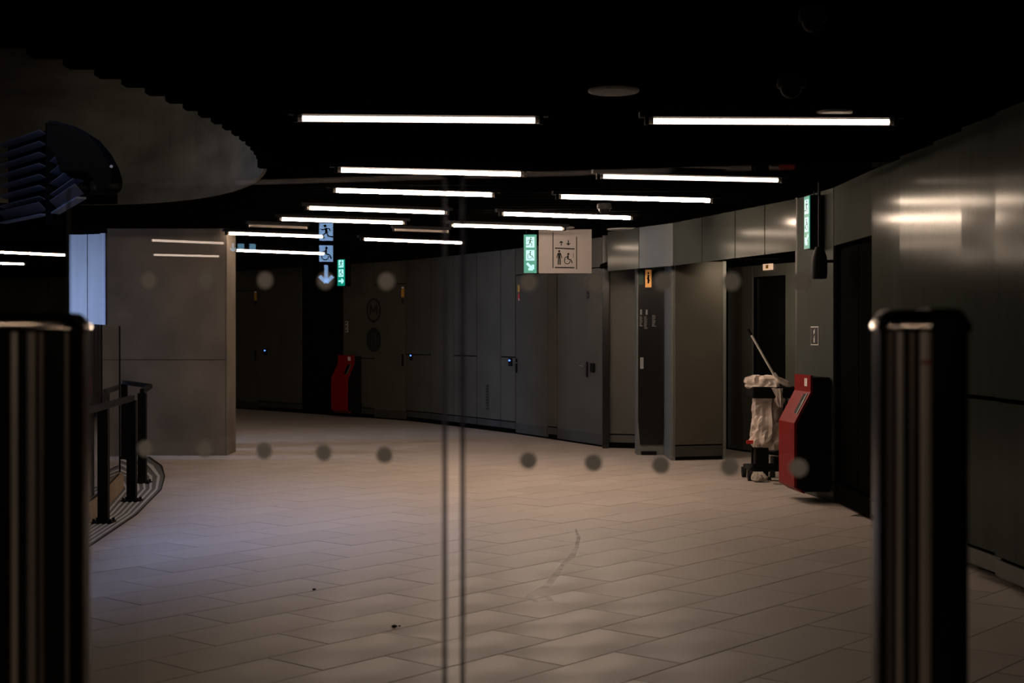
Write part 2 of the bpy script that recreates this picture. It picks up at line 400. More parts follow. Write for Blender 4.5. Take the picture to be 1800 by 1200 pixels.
# shaft wall above the opening: board-marked concrete ring in lifts
def ov_pt(a): return (EC[0] + (ERX + .06) * cos(a), EC[1] + (ERY + .06) * sin(a))
A0 = radians(22)
sh = backing('wall_shaft', [ov_pt(A0 + (pi - 2 * A0) * k / 32) for k in range(33)], 2.945, 7.6, M['shaftc'], off=0.0, t=0.03)
sh2 = backing('wall_shaft_near', [ov_pt(pi - A0 + (pi + 2 * A0) * k / 40) for k in range(41)], 3.21, 7.6, M['shaftc'], off=0.0, t=0.03)
# lid with daylight opening is simply open above

# ------------------------------------------------------------------ tube lights
def make_tube(name='tube_light', m='tube'):
    L = 1.5
    t = bpy.data.objects.new(name, None); COL.objects.link(t); t.empty_display_size = 0.1
    MB().tube((-L / 2 + .03, 0, 0), (L / 2 - .03, 0, 0), 0.017, 12).build('tube', M[m], t, smooth=True)
    MB().box(-L / 2 - .05, L / 2 + .05, -0.035, 0.035, 0.022, 0.055).build('housing', M['black'], t)
    for s in (-1, 1):
        e = MB().tube((s * (L / 2 - .035), 0, 0), (s * (L / 2 - .005), 0, 0), 0.019, 12).build('end_cap', M['aluminium'], t, smooth=True)
        MB().box(s * (L / 2 + .005) - .012, s * (L / 2 + .005) + .012, -0.02, 0.02, -0.024, 0.045).build('lamp_holder', M['black'], t)
    return t
TZ = 2.89; TH = TZ - CAMZ
def endpoint(px, py):
    Y = TH * F / (HY - py); return Vector(((px - 900) * Y / F, Y))
tubes = [  # left px, left py, right px, right py, material, label
 (522, 208.5, 950, 212, 'tube_n', 'long bright ceiling tube nearest the gate, left one of the front pair'),
 (1138, 213, 1572, 215, 'tube_n', 'long bright ceiling tube nearest the gate, right one of the front pair'),
 (592, 299, 922, 306.5, 'tube_q', 'left ceiling tube in the second row, below the left front tube'),
 (1052, 310, 1374, 317, 'tube_n', 'right ceiling tube in the second row, left of the wall mounted exit light'),
 (584, 335, 870, 343, 'tube_r', 'left ceiling tube in the third row'),
 (980, 346, 1253, 353, 'tube_r', 'right ceiling tube in the third row'),
 (538, 365.5, 786, 374, 'tube_m', 'left ceiling tube in the fourth row'),
 (880, 376, 1112, 383.5, 'tube_s', 'right ceiling tube in the fourth row, above the lift sign board'),
 (490, 385, 712, 392, 'tube', 'left ceiling tube in the fifth row, above the reflected blue sign'),
 (792, 396, 992, 402, 'tube', 'right ceiling tube in the fifth row, ending at the green exit light'),
 (636, 420.5, 815, 427, 'tube', 'slim distant ceiling tube alone over the middle of the far wall'),
 (398, 410, 570, 416, 'tube', 'distant ceiling tube starting at the top corner of the concrete pier'),
 (412, 440, 572, 446, 'tube', 'farthest ceiling tube right of the concrete pier, below its neighbour'),
 (-55, 441, 118, 448.5, 'tube', 'thin distant ceiling tube left of the blue lit column, upper one'),
 (-110, 460, 45, 464, 'tube', 'thin distant ceiling tube at the left edge, lower one'),
]
for (x0, y0, x1, y1, m, lab) in tubes:
    a = endpoint(x0, y0); c = endpoint(x1, y1); mid = (a + c) / 2; d = c - a
    t = make_tube('tube_light', m); t.location = (mid.x, mid.y, TZ); t.rotation_euler[2] = atan2(d.y, d.x)
    t.scale[0] = max(0.85, min(1.1, d.length / 1.5))
    tag(t, lab, 'ceiling light', 'tube lights under the slatted ceiling')
# faint tube reflections in the gate glass, built as dim strips between the lit tubes
for (x0, y0, x1, y1, lab) in ((428, 396, 548, 400.5, 'unlit ceiling tube just left of the top of the reflected blue sign'), (692, 403.5, 788, 407, 'unlit ceiling tube between the lit tubes in the middle')):
    a = endpoint(x0, y0); c = endpoint(x1, y1); mid = (a + c) / 2; d = c - a
    t = make_tube('tube_light', 'tube_off'); t.scale[0] = 0.5; t.location = (mid.x, mid.y, TZ); t.rotation_euler[2] = atan2(d.y, d.x)
    tag(t, lab, 'ceiling light')

# ------------------------------------------------------------------ walls
PL0, PL1 = 0.07, 0.19       # recess, skirting
# --- far wall
WB = [(1.29, 19.85), (0.0, 22.7), (-0.77, 24.1), (-1.87, 26.0), (-3.27, 27.6), (-6.1, 30.7), (-9.0, 33.2)]
far_wall = backing('wall_back', WB + [(-13.5, 34.5)], 0, 3.25, M['void'], off=0.03, t=0.1)
DT = 2.52
def wp(px): return hit_poly(px, WB)
J = [1060, 979, 962, 906, 880, 838, 797, 757, 713, 657, 603, 530, 490, 452, 400, 360]
doorspan = {(1060, 979): 4, (962, 906): 3, (713, 657): 2, (452, 400): 1}
hsplit = {(880, 906), (838, 880)}
DOORS = {}
for k in range(len(J) - 1):
    x1, x0 = J[k], J[k + 1]; p, q = wp(x1), wp(x0)
    off = -0.30 if (x1, x0) == (603, 530) else 0.0
    m = M['steel_f']
    if (x1, x0) in doorspan:
        panel(far_wall, p, q, DT, CEIL, m)
        n = doorspan[(x1, x0)]
        d = panel(None, p, q, 0.02, DT, M['door'], t=0.02, gap=0.008, name='door_%d' % n, off=-0.006); d['kind'] = 'structure'
        DOORS[n] = (d, p, q)
        panel(d, p, q, 0.02, PL1, M['steel_d'], t=0.006, gap=0.012, name='kick_plate', off=0.001)
    else:
        if (x1, x0) in ((603, 530),):
            f2 = backing('wall_alcove', [p, q], 0, 3.25, M['void'], off=0.4)
        if (x1, x0) in ((906, 880), (838, 797), (757, 713), (657, 603)):
            zs = 1.22 if x1 != 657 else 1.13
            panel(far_wall, p, q, PL1, zs, m, off=off); panel(far_wall, p, q, zs, CEIL, m, off=off)
        else:
            panel(far_wall, p, q, PL1, CEIL, m, off=off)
        panel(far_wall, p, q, PL0, PL1, M['steel_d'], off=off - 0.004, name='skirting_panel')
# left continuation of the far wall
for a, c in (((-6.6, 31.13), (-8.0, 32.34)), ((-8.0, 32.34), (-9.0, 33.2)), ((-9.0, 33.2), (-11, 33.75)), ((-11, 33.75), (-13.5, 34.4))):
    panel(far_wall, a, c, PL1, CEIL, M['steel_d']); panel(far_wall, a, c, PL0, PL1, M['steel_d'], name='skirting_panel')
lw = MB().box(-15.7, -15.5, -16, 34.5, 0, 3.25).build('wall_left', M['steel_d']); lw['kind'] = 'structure'
bw = MB().box(-15.5, 4.4, -16.2, -16, 0, 3.25).build('wall_behind', M['steel_d']); bw['kind'] = 'structure'
# narrow black corner post where far wall meets the lift bay
tr = MB().box(1.255, 1.345, 19.70, 19.80, 0, CEIL).build('trim_1', M['blackgloss']); tr['kind'] = 'structure'

# --- right wall
right_pts = [(3.0, -12), (3.0, 11.81)]
right_wall = backing('wall_right', [(3.0, -12), (3.0, 13.27), (2.87, 14.36)], 0, 3.25, M['void'], off=0.16, t=0.1)
ys = [11.81, 10.92, 10.09, 9.43, 8.80, 8.17, 7.54, 6.9, 6.27, 5.6, 4.9, 4.2, 3.5, 2.6, 1.4, 0.2, -1.0, -2.2, -4, -6, -8, -10, -12]
for k in range(len(ys) - 1):
    # slight facet turn as the wall bows: each sheet sits a few millimetres off the line
    dl = (0.018, 0.030, 0.021, 0.027, 0.016, 0.012, 0.015)[k] if k < 7 else 0.012
    a = (3.0 + dl, ys[k + 1]); c = (3.0 - dl, ys[k])
    if ys[k] < 9.6:
        panel(right_wall, a, c, PL1, 1.165, M['steel'], gap=0.014, t=0.012); panel(right_wall, a, c, 1.165, CEIL, M['steel'], gap=0.014, t=0.012)
    else: panel(right_wall, a, c, PL1, CEIL, M['steel'], gap=0.018, t=0.012)
    panel(right_wall, a, c, PL0, PL1, M['steel_d'], off=-0.004, name='skirting_panel')
# dark service door and fascia over it
panel(right_wall, (3.0, 11.81), (3.0, 13.27), 2.39, CEIL, M['steel'])
d5 = panel(None, (3.0, 11.83), (3.0, 13.25), 0.19, 2.38, M['matteblack'], t=0.04, name='door_5', off=-0.07); d5['kind'] = 'structure'
panel(d5, (3.0, 11.81), (3.0, 13.27), 0.02, PL1, M['matteblack'], name='plinth', off=-0.01)
panel(d5, (3.0, 11.83), (3.0, 12.55), 0.22, 2.36, M['matteblack'], t=0.01, name='leaf', off=-0.06)
panel(d5, (3.0, 12.56), (3.0, 13.25), 0.22, 2.36, M['matteblack'], t=0.01, name='leaf', off=-0.06)
# pier panel between door and lift niche
panel(right_wall, (3.0, 13.27), (2.87, 14.36), PL1, CEIL, M['steel_p'])
panel(right_wall, (3.0, 13.27), (2.87, 14.36), 0.0, PL1, M['steel_p'], name='skirting_panel', off=-0.003)
rb = MB().box(2.87, 4.3, 14.33, 14.40, 0, 3.25, rz=radians(4), c=(2.87, 14.36)).build('wall_niche', M['steel_d']); rb['kind'] = 'structure'

# --- lift bay: fascia above, recessed fronts below
fas = backing('trim_2', [(2.87, 14.36), (1.98, 17.4), (1.60, 18.2), (1.27, 18.95)], 2.44, 3.2, M['void'], off=0.03, t=0.05)
FP = [(2.87, 14.36), (1.98, 17.4)]
fx = [1400, 1344, 1292, 1234, 1184]
for k in range(4):
    p, q = hit(fx[k], *FP), hit(fx[k + 1], *FP)
    panel(fas, p, q, 2.41, CEIL, M['steel'], name='fascia_panel', gap=0.009)
panel(fas, (1.975, 17.42), (1.62, 18.15), 2.41, CEIL, M['steel_l'], name='fascia_panel')
panel(fas, (1.62, 18.15), (1.27, 18.95), 2.41, CEIL, M['steel'], name='fascia_panel', gap=0.009)
sof = MB().prism([(2.9, 14.42), (4.3, 14.45), (4.3, 20.5), (1.2, 20.5), (1.3, 19.0), (1.64, 18.24), (2.02, 17.44)], 2.50, 2.56).build('ceiling_niche', M['void']); sof['kind'] = 'structure'
# pale steel service panel (thing with its own sides)
cp = backing('wall_niche_front', [(2.66, 17.92), (2.03, 17.75)], 0.05, 2.5, M['void'], off=0.03, t=0.03)
panel(cp, (2.66, 17.92), (2.03, 17.75), PL1, 2.5, M['steel_f'])
panel(cp, (2.66, 17.92), (2.03, 17.75), 0.04, PL1, M['steel_d'], name='skirting_panel')
cs = MB().box(2.655, 2.70, 17.93, 19.4, 0.0, 2.5).build('trim_3', M['steel_l']); cs['kind'] = 'structure'
cs2 = MB().box(1.99, 2.04, 17.78, 18.6, 0.0, 2.5).build('trim_4', M['steel_l']); cs2['kind'] = 'structure'
# info column
colm = thing('information_column', 'narrow steel column with a tall black information panel between wall panels', 'information column', (1.84, 18.62, 0))
MB().box(-0.205, 0.205, 0, 0.30, 0.0, 2.5).build('column_body', M['steel_l'], colm)
ip = MB().prism([(-0.165, 0.14), (0.13, 0.14), (0.165, 0.45), (0.165, 2.41), (-0.190, 2.41), (-0.190, 0.45)], -0.03, 0.0, 'y').build('information_panel', M['blackgloss'], colm)
def colx(px): return (px - 900) * 18.6 / F - 1.84
def colz(py): return zat(py, 18.6)
b = MB().box(colx(1134), colx(1145), -0.034, -0.03, colz(505), colz(474)); o = b.build('orange_sign', M['orange'], ip); 
b = MB().stroke([(colx(1139.5), colz(483)), (colx(1139.5), colz(498))], 0.022, -0.034).stroke([(colx(1137.5), colz(488)), (colx(1141.5), colz(494))], 0.02, -0.034).disc((colx(1139.5), colz(480)), 0.012, -0.034)
b.build('pictogram', M['black'], ip)
b = MB().box(colx(1123), colx(1131), -0.034, -0.03, colz(500), colz(474)); b.build('green_sign', mat('dim_green', (0.004, 0.03, 0.015), 0.5), ip)
b = MB()
random.seed(3)
for cx_, y0_, n_, w_ in ((1124, 556, 8, 6), (1132, 556, 10, 6), (1146, 554, 9, 7)):
    for k in range(n_):
        yy = y0_ + k * 2.3; ww = w_ * random.uniform(0.6, 1.0)
        b.box(colx(cx_), colx(cx_ + ww), -0.032, -0.030, colz(yy + 0.8), colz(yy))
for cx_, yy in ((1125, 544), (1135, 544)): b.box(colx(cx_), colx(cx_ + 3.2), -0.032, -0.030, colz(yy + 9), colz(yy))
b.build('small_print', M['greyprint'], ip)
b = MB().box(colx(1125), colx(1131), -0.036, -0.030, colz(648), colz(628)); b.build('call_plate', M['greyprint'], ip)
MB().box(-0.15, 0.05, -0.03, 0.02, 0.0, 0.05).build('foot', M['black'], colm)  # dark shadow at the column base, modelled as a black block
# recess panel between far wall and column
rp = backing('wall_recess', [(1.78, 19.65), (1.31, 19.8)], 0, 2.6, M['void'], off=0.03, t=0.03)
panel(rp, (1.78, 19.65), (1.33, 19.8), PL1, 2.5, M['steel_d']); panel(rp, (1.78, 19.65), (1.33, 19.8), PL0, PL1, M['steel_d'], name='skirting_panel')
# lift wall
LW = [(3.95, 17.2), (2.9, 19.65)]
lift_wall = backing('wall_lift', LW, 0, 2.55, M['void'], off=0.06, t=0.04)
def lp(px): return hit(px, *LW)
panel(lift_wall, lp(1305), lp(1279), 0.02, 2.5, M['steel_f']); panel(lift_wall, lp(1323), lp(1305), 0.02, 2.5, M['steel_l'])
panel(lift_wall, lp(1380), lp(1323), 2.33, 2.5, M['steel_l']); panel(lift_wall, lp(1400), lp(1380), 0.02, 2.5, M['steel_l'])
panel(lift_wall, lp(1440), lp(1400), 0.02, 2.5, M['steel_l'])
d6 = panel(None, lp(1380), lp(1351.5), 0.02, 2.33, M['blackgloss'], name='door_6', off=-0.05); d6['kind'] = 'structure'
panel(d6, lp(1351.5), lp(1323), 0.02, 2.33, M['blackgloss'], name='leaf', off=-0.05)
d = (lp(1323) - lp(1380)).normalized(); a_ = atan2(d.y, d.x)
ind_p = lp(1351)
ind = thing('lift_indicator', 'small glowing indicator plate above the dark lift door', 'lift indicator', (ind_p.x, ind_p.y, 0), a_ + pi)
zi0, zi1 = zat(474.5, ind_p.y), zat(463.5, ind_p.y)
MB().box(-0.105, 0.105, -0.02, 0, zi0, zi1).build('plate', M['indicator'], ind)
MB().box(-0.03, 0.025, -0.025, -0.02, zi0 + 0.02, zi1 - 0.015).build('display', M['yellow'], ind)

# --- concrete pier, blue lit column
pier = MB().box(-5.28, -3.74, 18.6, 19.15, 0, CEIL + 0.2).build('wall_pier', M['void']); pier['kind'] = 'structure'
zj = zat(632, 18.58)
for x0, x1, z0, z1 in ((-5.28, -3.735, 0, zj), (-5.28, -3.735, zj, 3.15)):
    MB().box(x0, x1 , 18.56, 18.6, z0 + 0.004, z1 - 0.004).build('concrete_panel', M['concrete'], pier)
MB().box(-3.74, -3.72, 18.56, 19.15, 0, 3.15).build('edge_trim', M['concrete'], pier)
bc = thing('clad_column', 'pale two-panel column washed in blue daylight left of the concrete pier', 'column', (-5.83, 19.5, 0), radians(-22))
MB().box(-0.29, 0.30, 0.03, 0.5, 0, 3.15).build('core', M['void'], bc)
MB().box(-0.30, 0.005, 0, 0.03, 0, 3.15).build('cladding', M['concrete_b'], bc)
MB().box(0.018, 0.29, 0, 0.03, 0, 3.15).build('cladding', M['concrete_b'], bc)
MB().box(0.292, 0.315, -0.004, 0.5, 0, 3.15).build('edge_trim', M['louvre'], bc)

# ------------------------------------------------------------------ kerb, glass balustrade, rails, ribbed strip
K = [(-3.25, 9.0), (-3.42, 10.3), (-3.52, 11.75), (-3.66, 12.75), (-3.98, 14.5), (-4.5, 15.9), (-5.4, 17.1), (-6.6, 17.9)]
def offs(pts, d):
    out = []
    for i, p in enumerate(pts):
        a = Vector(pts[max(i - 1, 0)]); c = Vector(pts[min(i + 1, len(pts) - 1)]); t = (c - a).normalized(); n = Vector((t.y, -t.x))
        out.append(Vector(p) + n * d)
    return out
bal = thing('glass_balustrade', 'tall glass balustrade on a brown kerb curving round the shaft at left', 'balustrade', (-3.9, 13.5, 0))
def loc(p, o): return (p[0] - o.location.x, p[1] - o.location.y)
ki, ko = offs(K, -0.16), offs(K, 0.02)
for i in range(len(K) - 1):
    MB().prism([loc(ki[i], bal), loc(ko[i], bal), loc(ko[i + 1], bal), loc(ki[i + 1], bal)], 0.0, 0.15).build('kerb', M['kerb'], bal)
    g0, g1 = offs(K, -0.02), offs(K, -0.035)
    a, c = g0[i].lerp(g0[i + 1], 0.006), g0[i].lerp(g0[i + 1], 0.994); a2, c2 = g1[i].lerp(g1[i + 1], 0.006), g1[i].lerp(g1[i + 1], 0.994)
    MB().prism([loc(a, bal), loc(c, bal), loc(c2, bal), loc(a2, bal)], 0.17, 1.66).build('glass_pane', M['glass2'], bal)
    MB().prism([loc(a, bal), loc(c, bal), loc(c2, bal), loc(a2, bal)], 0.145, 0.172).build('glass_channel', M['black'], bal)
    if 0 < i: MB().box(loc(g0[i], bal)[0] - .008, loc(g0[i], bal)[0] + .008, loc(g0[i], bal)[1] - .006, loc(g0[i], bal)[1] + .006, 0.17, 1.66).build('glass_joint', M['black'], bal)
# ribbed strip
so = [Vector(p) for p in strip_out]
strip = thing('ribbed_tactile_strip', 'curved ribbed metal floor strip outside the kerb at left', 'floor strip', (-3.3, 12.0, 0))
def kerb_at(i):
    tabs = [(-3.23, 9.0), (-3.33, 9.8), (-3.41, 10.5), (-3.58, 12.4), (-3.95, 14.4), (-4.40, 15.7), (-5.3, 17.05), (-6.0, 17.6)]
    return Vector(tabs[i])
for i in range(len(so) - 1):
    a0, a1, c0, c1 = so[i], so[i + 1], kerb_at(i), kerb_at(i + 1)
    a0_, a1_ = a0.lerp(a1, 0.004), a1; c0_, c1_ = c0.lerp(c1, 0.004), c1
    pl = MB().prism([loc(p, strip) for p in (a0_, a1_, c1_, c0_)], 0.0, 0.006).build('strip_plate', M['strip'], strip)
    nr = 6
    for r in range(nr):
        f0 = 0.10 + r * 0.15; f1 = f0 + 0.055
        MB().prism([loc(p, strip) for p in (a0_.lerp(c0_, f0), a1_.lerp(c1_, f0), a1_.lerp(c1_, f1), a0_.lerp(c0_, f1))], 0.006, 0.011).build('rib', M['rib'], pl)
    MB().prism([loc(p, strip) for p in (a0_, a1_, a1_.lerp(c1_, 0.02), a0_.lerp(c0_, 0.02))], 0.0, 0.010).build('edge_bar', M['black'], pl)
# posts and rail (square tube)
def rail_seg(b, p, q, z, w_=0.045, h=0.05):
    p = Vector(p); q = Vector(q); d = (q - p).normalized(); n = Vector((-d.y, d.x)) * w_ / 2; p = p - d * w_ / 2; q = q + d * w_ / 2
    return b.prism([p - n, q - n, q + n, p + n], z - h, z)
def guard(name_label, posts, runs, origin):
    t = thing('guard_rail', name_label, 'railing', (*origin, 0))
    def L(p): return (p[0] - origin[0], p[1] - origin[1])
    for (x, y_, w_) in posts:
        lx, ly = L((x, y_))
        p = MB().box(lx - w_ / 2, lx + w_ / 2, ly - .03, ly + .03, 0.012, 0.955).build('post', M['black'], t)
        MB().box(lx - w_ / 2 - .045, lx + w_ / 2 + .045, ly - .07, ly + .07, 0.006, 0.022).build('base_plate', M['black'], p)
        bb = MB()
        for sx in (-1, 1):
            for sy in (-1, 1): bb.tube((lx + sx * (w_ / 2 + .025), ly + sy * .05, .02), (lx + sx * (w_ / 2 + .025), ly + sy * .05, .045), 0.012, 8)
        bb.build('bolt', M['rubber'], p)
    b = MB()
    for a, c in runs: rail_seg(b, L(a), L(c), 1.0)
    b.build('top_rail', M['black'], t)
    return t
guard('black guard rail on two posts nearest the left gate post', [(-3.39, 11.8, .085), (-3.57, 13.35, .085), (-3.22, 10.0, .085)], [((-3.1, 8.8), (-3.22, 10.0)), ((-3.22, 10.0), (-3.39, 11.8)), ((-3.39, 11.8), (-3.57, 13.35))], (-3.39, 11.8))
guard('black guard rail farther back, turning round the kerb before the concrete pier', [(-3.90, 15.0, .085), (-4.88, 17.9, .07)], [((-3.90, 15.0), (-4.2, 16.5)), ((-4.2, 16.5), (-4.88, 17.9))], (-3.90, 15.0))

# ------------------------------------------------------------------ louvred screen and dark casing hanging in the shaft opening
ls = thing('louvred_screen', 'blue-lit louvred metal screen hanging in the ceiling opening at upper left', 'louvred screen', (-4.2, 13.0, 2.68))
def lpt(p, z): return Vector((p[0] + 4.2, p[1] - 13.0, z - 2.68))
for (p, q, n, ztop) in (((-4.25, 13.0), (-4.98, 13.98), 8, 3.45), ((-4.17, 13.0), (-3.44, 11.43), 5, 3.12)):
    p = Vector(p); q = Vector(q); d = (q - p).normalized(); nn = Vector((-d.y, d.x))
    if nn.dot(-p) < 0: nn = -nn
    for k in range(n):
        z = 2.70 + k * 0.10
        b = MB(); vs = []
        h0 = 0.075 if k == 0 else 0.03
        for P_ in (p, q):
            A = P_ + nn * 0.0; B = P_ + nn * 0.07
            vs += [lpt(A, z), lpt(A, z + 0.004), lpt(B, z + h0 + 0.004), lpt(B, z + h0)]
        b.add(vs, [(0, 1, 2, 3), (7, 6, 5, 4), (0, 4, 5, 1), (1, 5, 6, 2), (2, 6, 7, 3), (3, 7, 4, 0)])
        b.build('louvre_blade', M['louvre'], ls)
    b = MB(); vs = []
    for z in (2.66, 2.675):
        for w_ in (p + nn * .06, q + nn * .06, q - nn * .02, p - nn * .02): vs.append(lpt(w_, z))
    b.add(vs, [(3, 2, 1, 0), (4, 5, 6, 7), (0, 1, 5, 4), (1, 2, 6, 5), (2, 3, 7, 6), (3, 0, 4, 7)]); b.build('bottom_rail', M['louvre'], ls)
    b = MB(); vs = []
    for z in (2.66, ztop):
        for w_ in (p - nn * .03, q - nn * .03, q - nn * .05, p - nn * .05): vs.append(lpt(w_, z))
    b.add(vs, [(3, 2, 1, 0), (4, 5, 6, 7), (0, 1, 5, 4), (1, 2, 6, 5), (2, 3, 7, 6), (3, 0, 4, 7)]); b.build('back_sheet', M['matteblack'], ls)
a0 = at(84, 395, 12.9); a1 = at(103, 395, 12.9)
MB().box(a0.x + 4.2, a1.x + 4.2, -0.16, 0.02, a0.z - 2.68, 0.8).build('mullion', M['matteblack'], ls)
outl = [(94, 216), (112, 218), (140, 226), (168, 244), (188, 268), (201, 292), (208, 315), (207, 330), (192, 342), (178, 338), (172, 316), (160, 307), (116, 306), (108, 280), (92, 262)]
pts = [at(x, y_, 11.1) for x, y_ in outl]
c0 = pts[0]
cs = MB().prism([(p.x - c0.x, p.z - pts[8].z) for p in pts], -0.15, 0.15, 'y').build('escalator_casing', M['matteblack'], None, loc=(c0.x, 11.1, pts[8].z), bevel=0.02)
tag(cs, 'black rounded escalator casing end beside the louvred screen at upper left', 'escalator casing')
MB().box(0.06, 0.20, 0.14, 0.50, 0.16, 0.24).build('mounting_arm', M['matteblack'], cs)
MB().tube((0.50, -0.16, 0.20), (0.50, -0.17, 0.20), 0.012, 10).build('casing_light', M['louvre'], cs)

# ------------------------------------------------------------------ signs
def man_run(b, cx, cz, s, y0):
    b.disc((cx + .06 * s, cz + .36 * s), .085 * s, y0)
    b.stroke([(cx + .03 * s, cz + .24 * s), (cx - .04 * s, cz - .03 * s)], .15 * s, y0)
    b.stroke([(cx + .03 * s, cz + .22 * s), (cx + .20 * s, cz + .12 * s), (cx + .30 * s, cz + .20 * s)], .055 * s, y0)
    b.stroke([(cx, cz + .22 * s), (cx - .18 * s, cz + .20 * s), (cx - .24 * s, cz + .06 * s)], .055 * s, y0)
    b.stroke([(cx - .02 * s, cz - .03 * s), (cx + .16 * s, cz - .14 * s), (cx + .12 * s, cz - .38 * s)], .07 * s, y0)
    b.stroke([(cx - .05 * s, cz - .03 * s), (cx - .12 * s, cz - .24 * s), (cx - .38 * s, cz - .26 * s)], .07 * s, y0)
def wheelchair(b, cx, cz, s, y0, f=1):
    b.disc((cx + f * .02 * s, cz + .36 * s), .085 * s, y0)
    b.stroke([(cx + f * .0 * s, cz + .26 * s), (cx - f * .02 * s, cz - .02 * s)], .12 * s, y0)
    b.stroke([(cx, cz - .02 * s), (cx + f * .20 * s, cz - .05 * s), (cx + f * .32 * s, cz - .30 * s)], .075 * s, y0)
    b.stroke([(cx, cz + .2 * s), (cx - f * .2 * s, cz + .12 * s), (cx - f * .28 * s, cz - .02 * s)], .055 * s, y0)
    b.ring((cx - f * .06 * s, cz - .16 * s), .18 * s, .235 * s, y0, a0=(0.75 * pi if f > 0 else -0.75 * pi - 0.3 * pi), a1=(2.05 * pi if f > 0 else 0.3 * pi), n=16)
def man_stand(b, cx, cz, s, y0):
    b.disc((cx, cz + .42 * s), .075 * s, y0)
    b.stroke([(cx, cz + .32 * s), (cx, cz - .05 * s)], .17 * s, y0)
    b.stroke([(cx - .09 * s, cz + .29 * s), (cx - .17 * s, cz - .04 * s)], .055 * s, y0)
    b.stroke([(cx + .09 * s, cz + .29 * s), (cx + .17 * s, cz - .04 * s)], .055 * s, y0)
    b.stroke([(cx - .05 * s, cz), (cx - .065 * s, cz - .48 * s)], .08 * s, y0)
    b.stroke([(cx + .05 * s, cz), (cx + .065 * s, cz - .48 * s)], .08 * s, y0)
def arrow(b, cx, cz, s, a, y0, wd=0.2):
    d = Vector((cos(a), sin(a))); c = Vector((cx, cz)); tip = c + d * s * .5; tail = c - d * s * .5
    b.stroke([tail, tip - d * s * 0.08], s * wd, y0)
    for sg in (-1, 1):
        e = Matrix.Rotation(sg * radians(135), 2) @ d
        b.stroke([tip - d * s * wd * .3, tip - d * s * wd * .3 + e * s * .5], s * wd, y0)
def exit_light(loc_, rz, label, arrow_a, w_=0.165, h=0.5, dep=0.17, f=1):
    t = thing('exit_light', label, 'exit sign', loc_, rz, 'green emergency exit lights')
    MB().box(-w_ / 2 - .006, w_ / 2 + .006, 0, dep, -h / 2 - .006, h / 2 + .006).build('housing', M['black'], t)
    face = MB().box(-w_ / 2, w_ / 2, -.006, 0, -h / 2, h / 2).build('green_face', M['green'], t)
    s = w_ * 0.66
    zc = [h / 2 - .10, h / 2 - .27]
    b = MB()
    for z in zc: b.box(-s / 2, s / 2, -.009, -.006, z - .068, z + .068)
    arrow(b, 0, -h / 2 + .085, .12, arrow_a, -.006, 0.26)
    b.build('white_symbol', M['glow'], face)
    b = MB(); man_run(b, 0, zc[0], .14, -.009); wheelchair(b, 0, zc[1], .13, -.009, f); b.build('pictogram', M['printg'], face)
    b = MB()
    for sx in (-1, 1): b.tube((sx * .05, dep / 2, h / 2), (sx * .05, dep / 2, CEIL - loc_[2] + 0.02), 0.006, 8)
    b.build('hanger', M['black'], t)
    return t
def face_rz(loc_, turn=0): return atan2(loc_[0], -loc_[1]) * 0 + turn
p = at(932, 446, 18.5); exit_light((p.x, p.y, p.z), 0, 'green exit light with an arrow down right, beside the white lift sign', radians(-45))
p = at(1419, 391, 13.6); exit_light((p.x, p.y, p.z), radians(-84), 'green exit light seen edge-on in front of the right wall panel', radians(-135), f=-1)
p = at(600, 478, 26.0); exit_light((p.x, p.y, p.z), radians(-30), 'small distant green exit light above the far red cabinet', radians(0))
# lift sign board
lb = thing('lift_sign', 'white hanging lift sign with a person and wheelchair pictogram', 'sign', (0.345, 18.5, zat(480, 18.5)))
Bx = lambda px: (px - 900) * 18.5 / F - 0.345
Bz = lambda py: zat(py, 18.5) - zat(480, 18.5)
MB().box(Bx(947), Bx(1040), 0, 0.05, 0, Bz(403)).build('board', M['board'], lb)
b = MB(); y0 = 0.0
b.stroke([(Bx(972), Bz(422)), (Bx(972), Bz(471))], .012, y0).stroke([(Bx(1013.5), Bz(416)), (Bx(1013.5), Bz(473))], .012, y0)
b.stroke([(Bx(972), Bz(408)), (Bx(972), Bz(423))], .012, y0)
b.stroke([(Bx(975.5), Bz(436)), (Bx(1010), Bz(437.5))], .016, y0).stroke([(Bx(975.5), Bz(470)), (Bx(1009.5), Bz(470.5))], .016, y0)
arrow(b, Bx(986.5), Bz(427.5), .06, pi / 2, y0, .2); arrow(b, Bx(999), Bz(426.5), .065, -pi / 2, y0, .2)
man_stand(b, Bx(983), Bz(452.5), .195, y0); wheelchair(b, Bx(998.5), Bz(455), .175, y0)
for k in range(3): b.disc((Bx(1008), Bz(446 + 2.7 * k)), .0055, y0)
b.build('pictogram', M['black'], lb)
b = MB().tube((Bx(960), .025, Bz(403)), (Bx(960), .025, CEIL + .02 - zat(480, 18.5)), .006, 8).tube((Bx(1028), .025, Bz(403)), (Bx(1028), .025, CEIL + .02 - zat(480, 18.5)), .006, 8)
b.build('hanger', M['black'], lb)

# signs behind the camera, mirrored in the glass gate
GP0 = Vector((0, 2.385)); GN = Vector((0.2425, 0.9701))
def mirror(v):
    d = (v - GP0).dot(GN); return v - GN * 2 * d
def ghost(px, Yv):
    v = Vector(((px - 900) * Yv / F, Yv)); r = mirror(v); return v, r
v, r = ghost(573, 16.5)
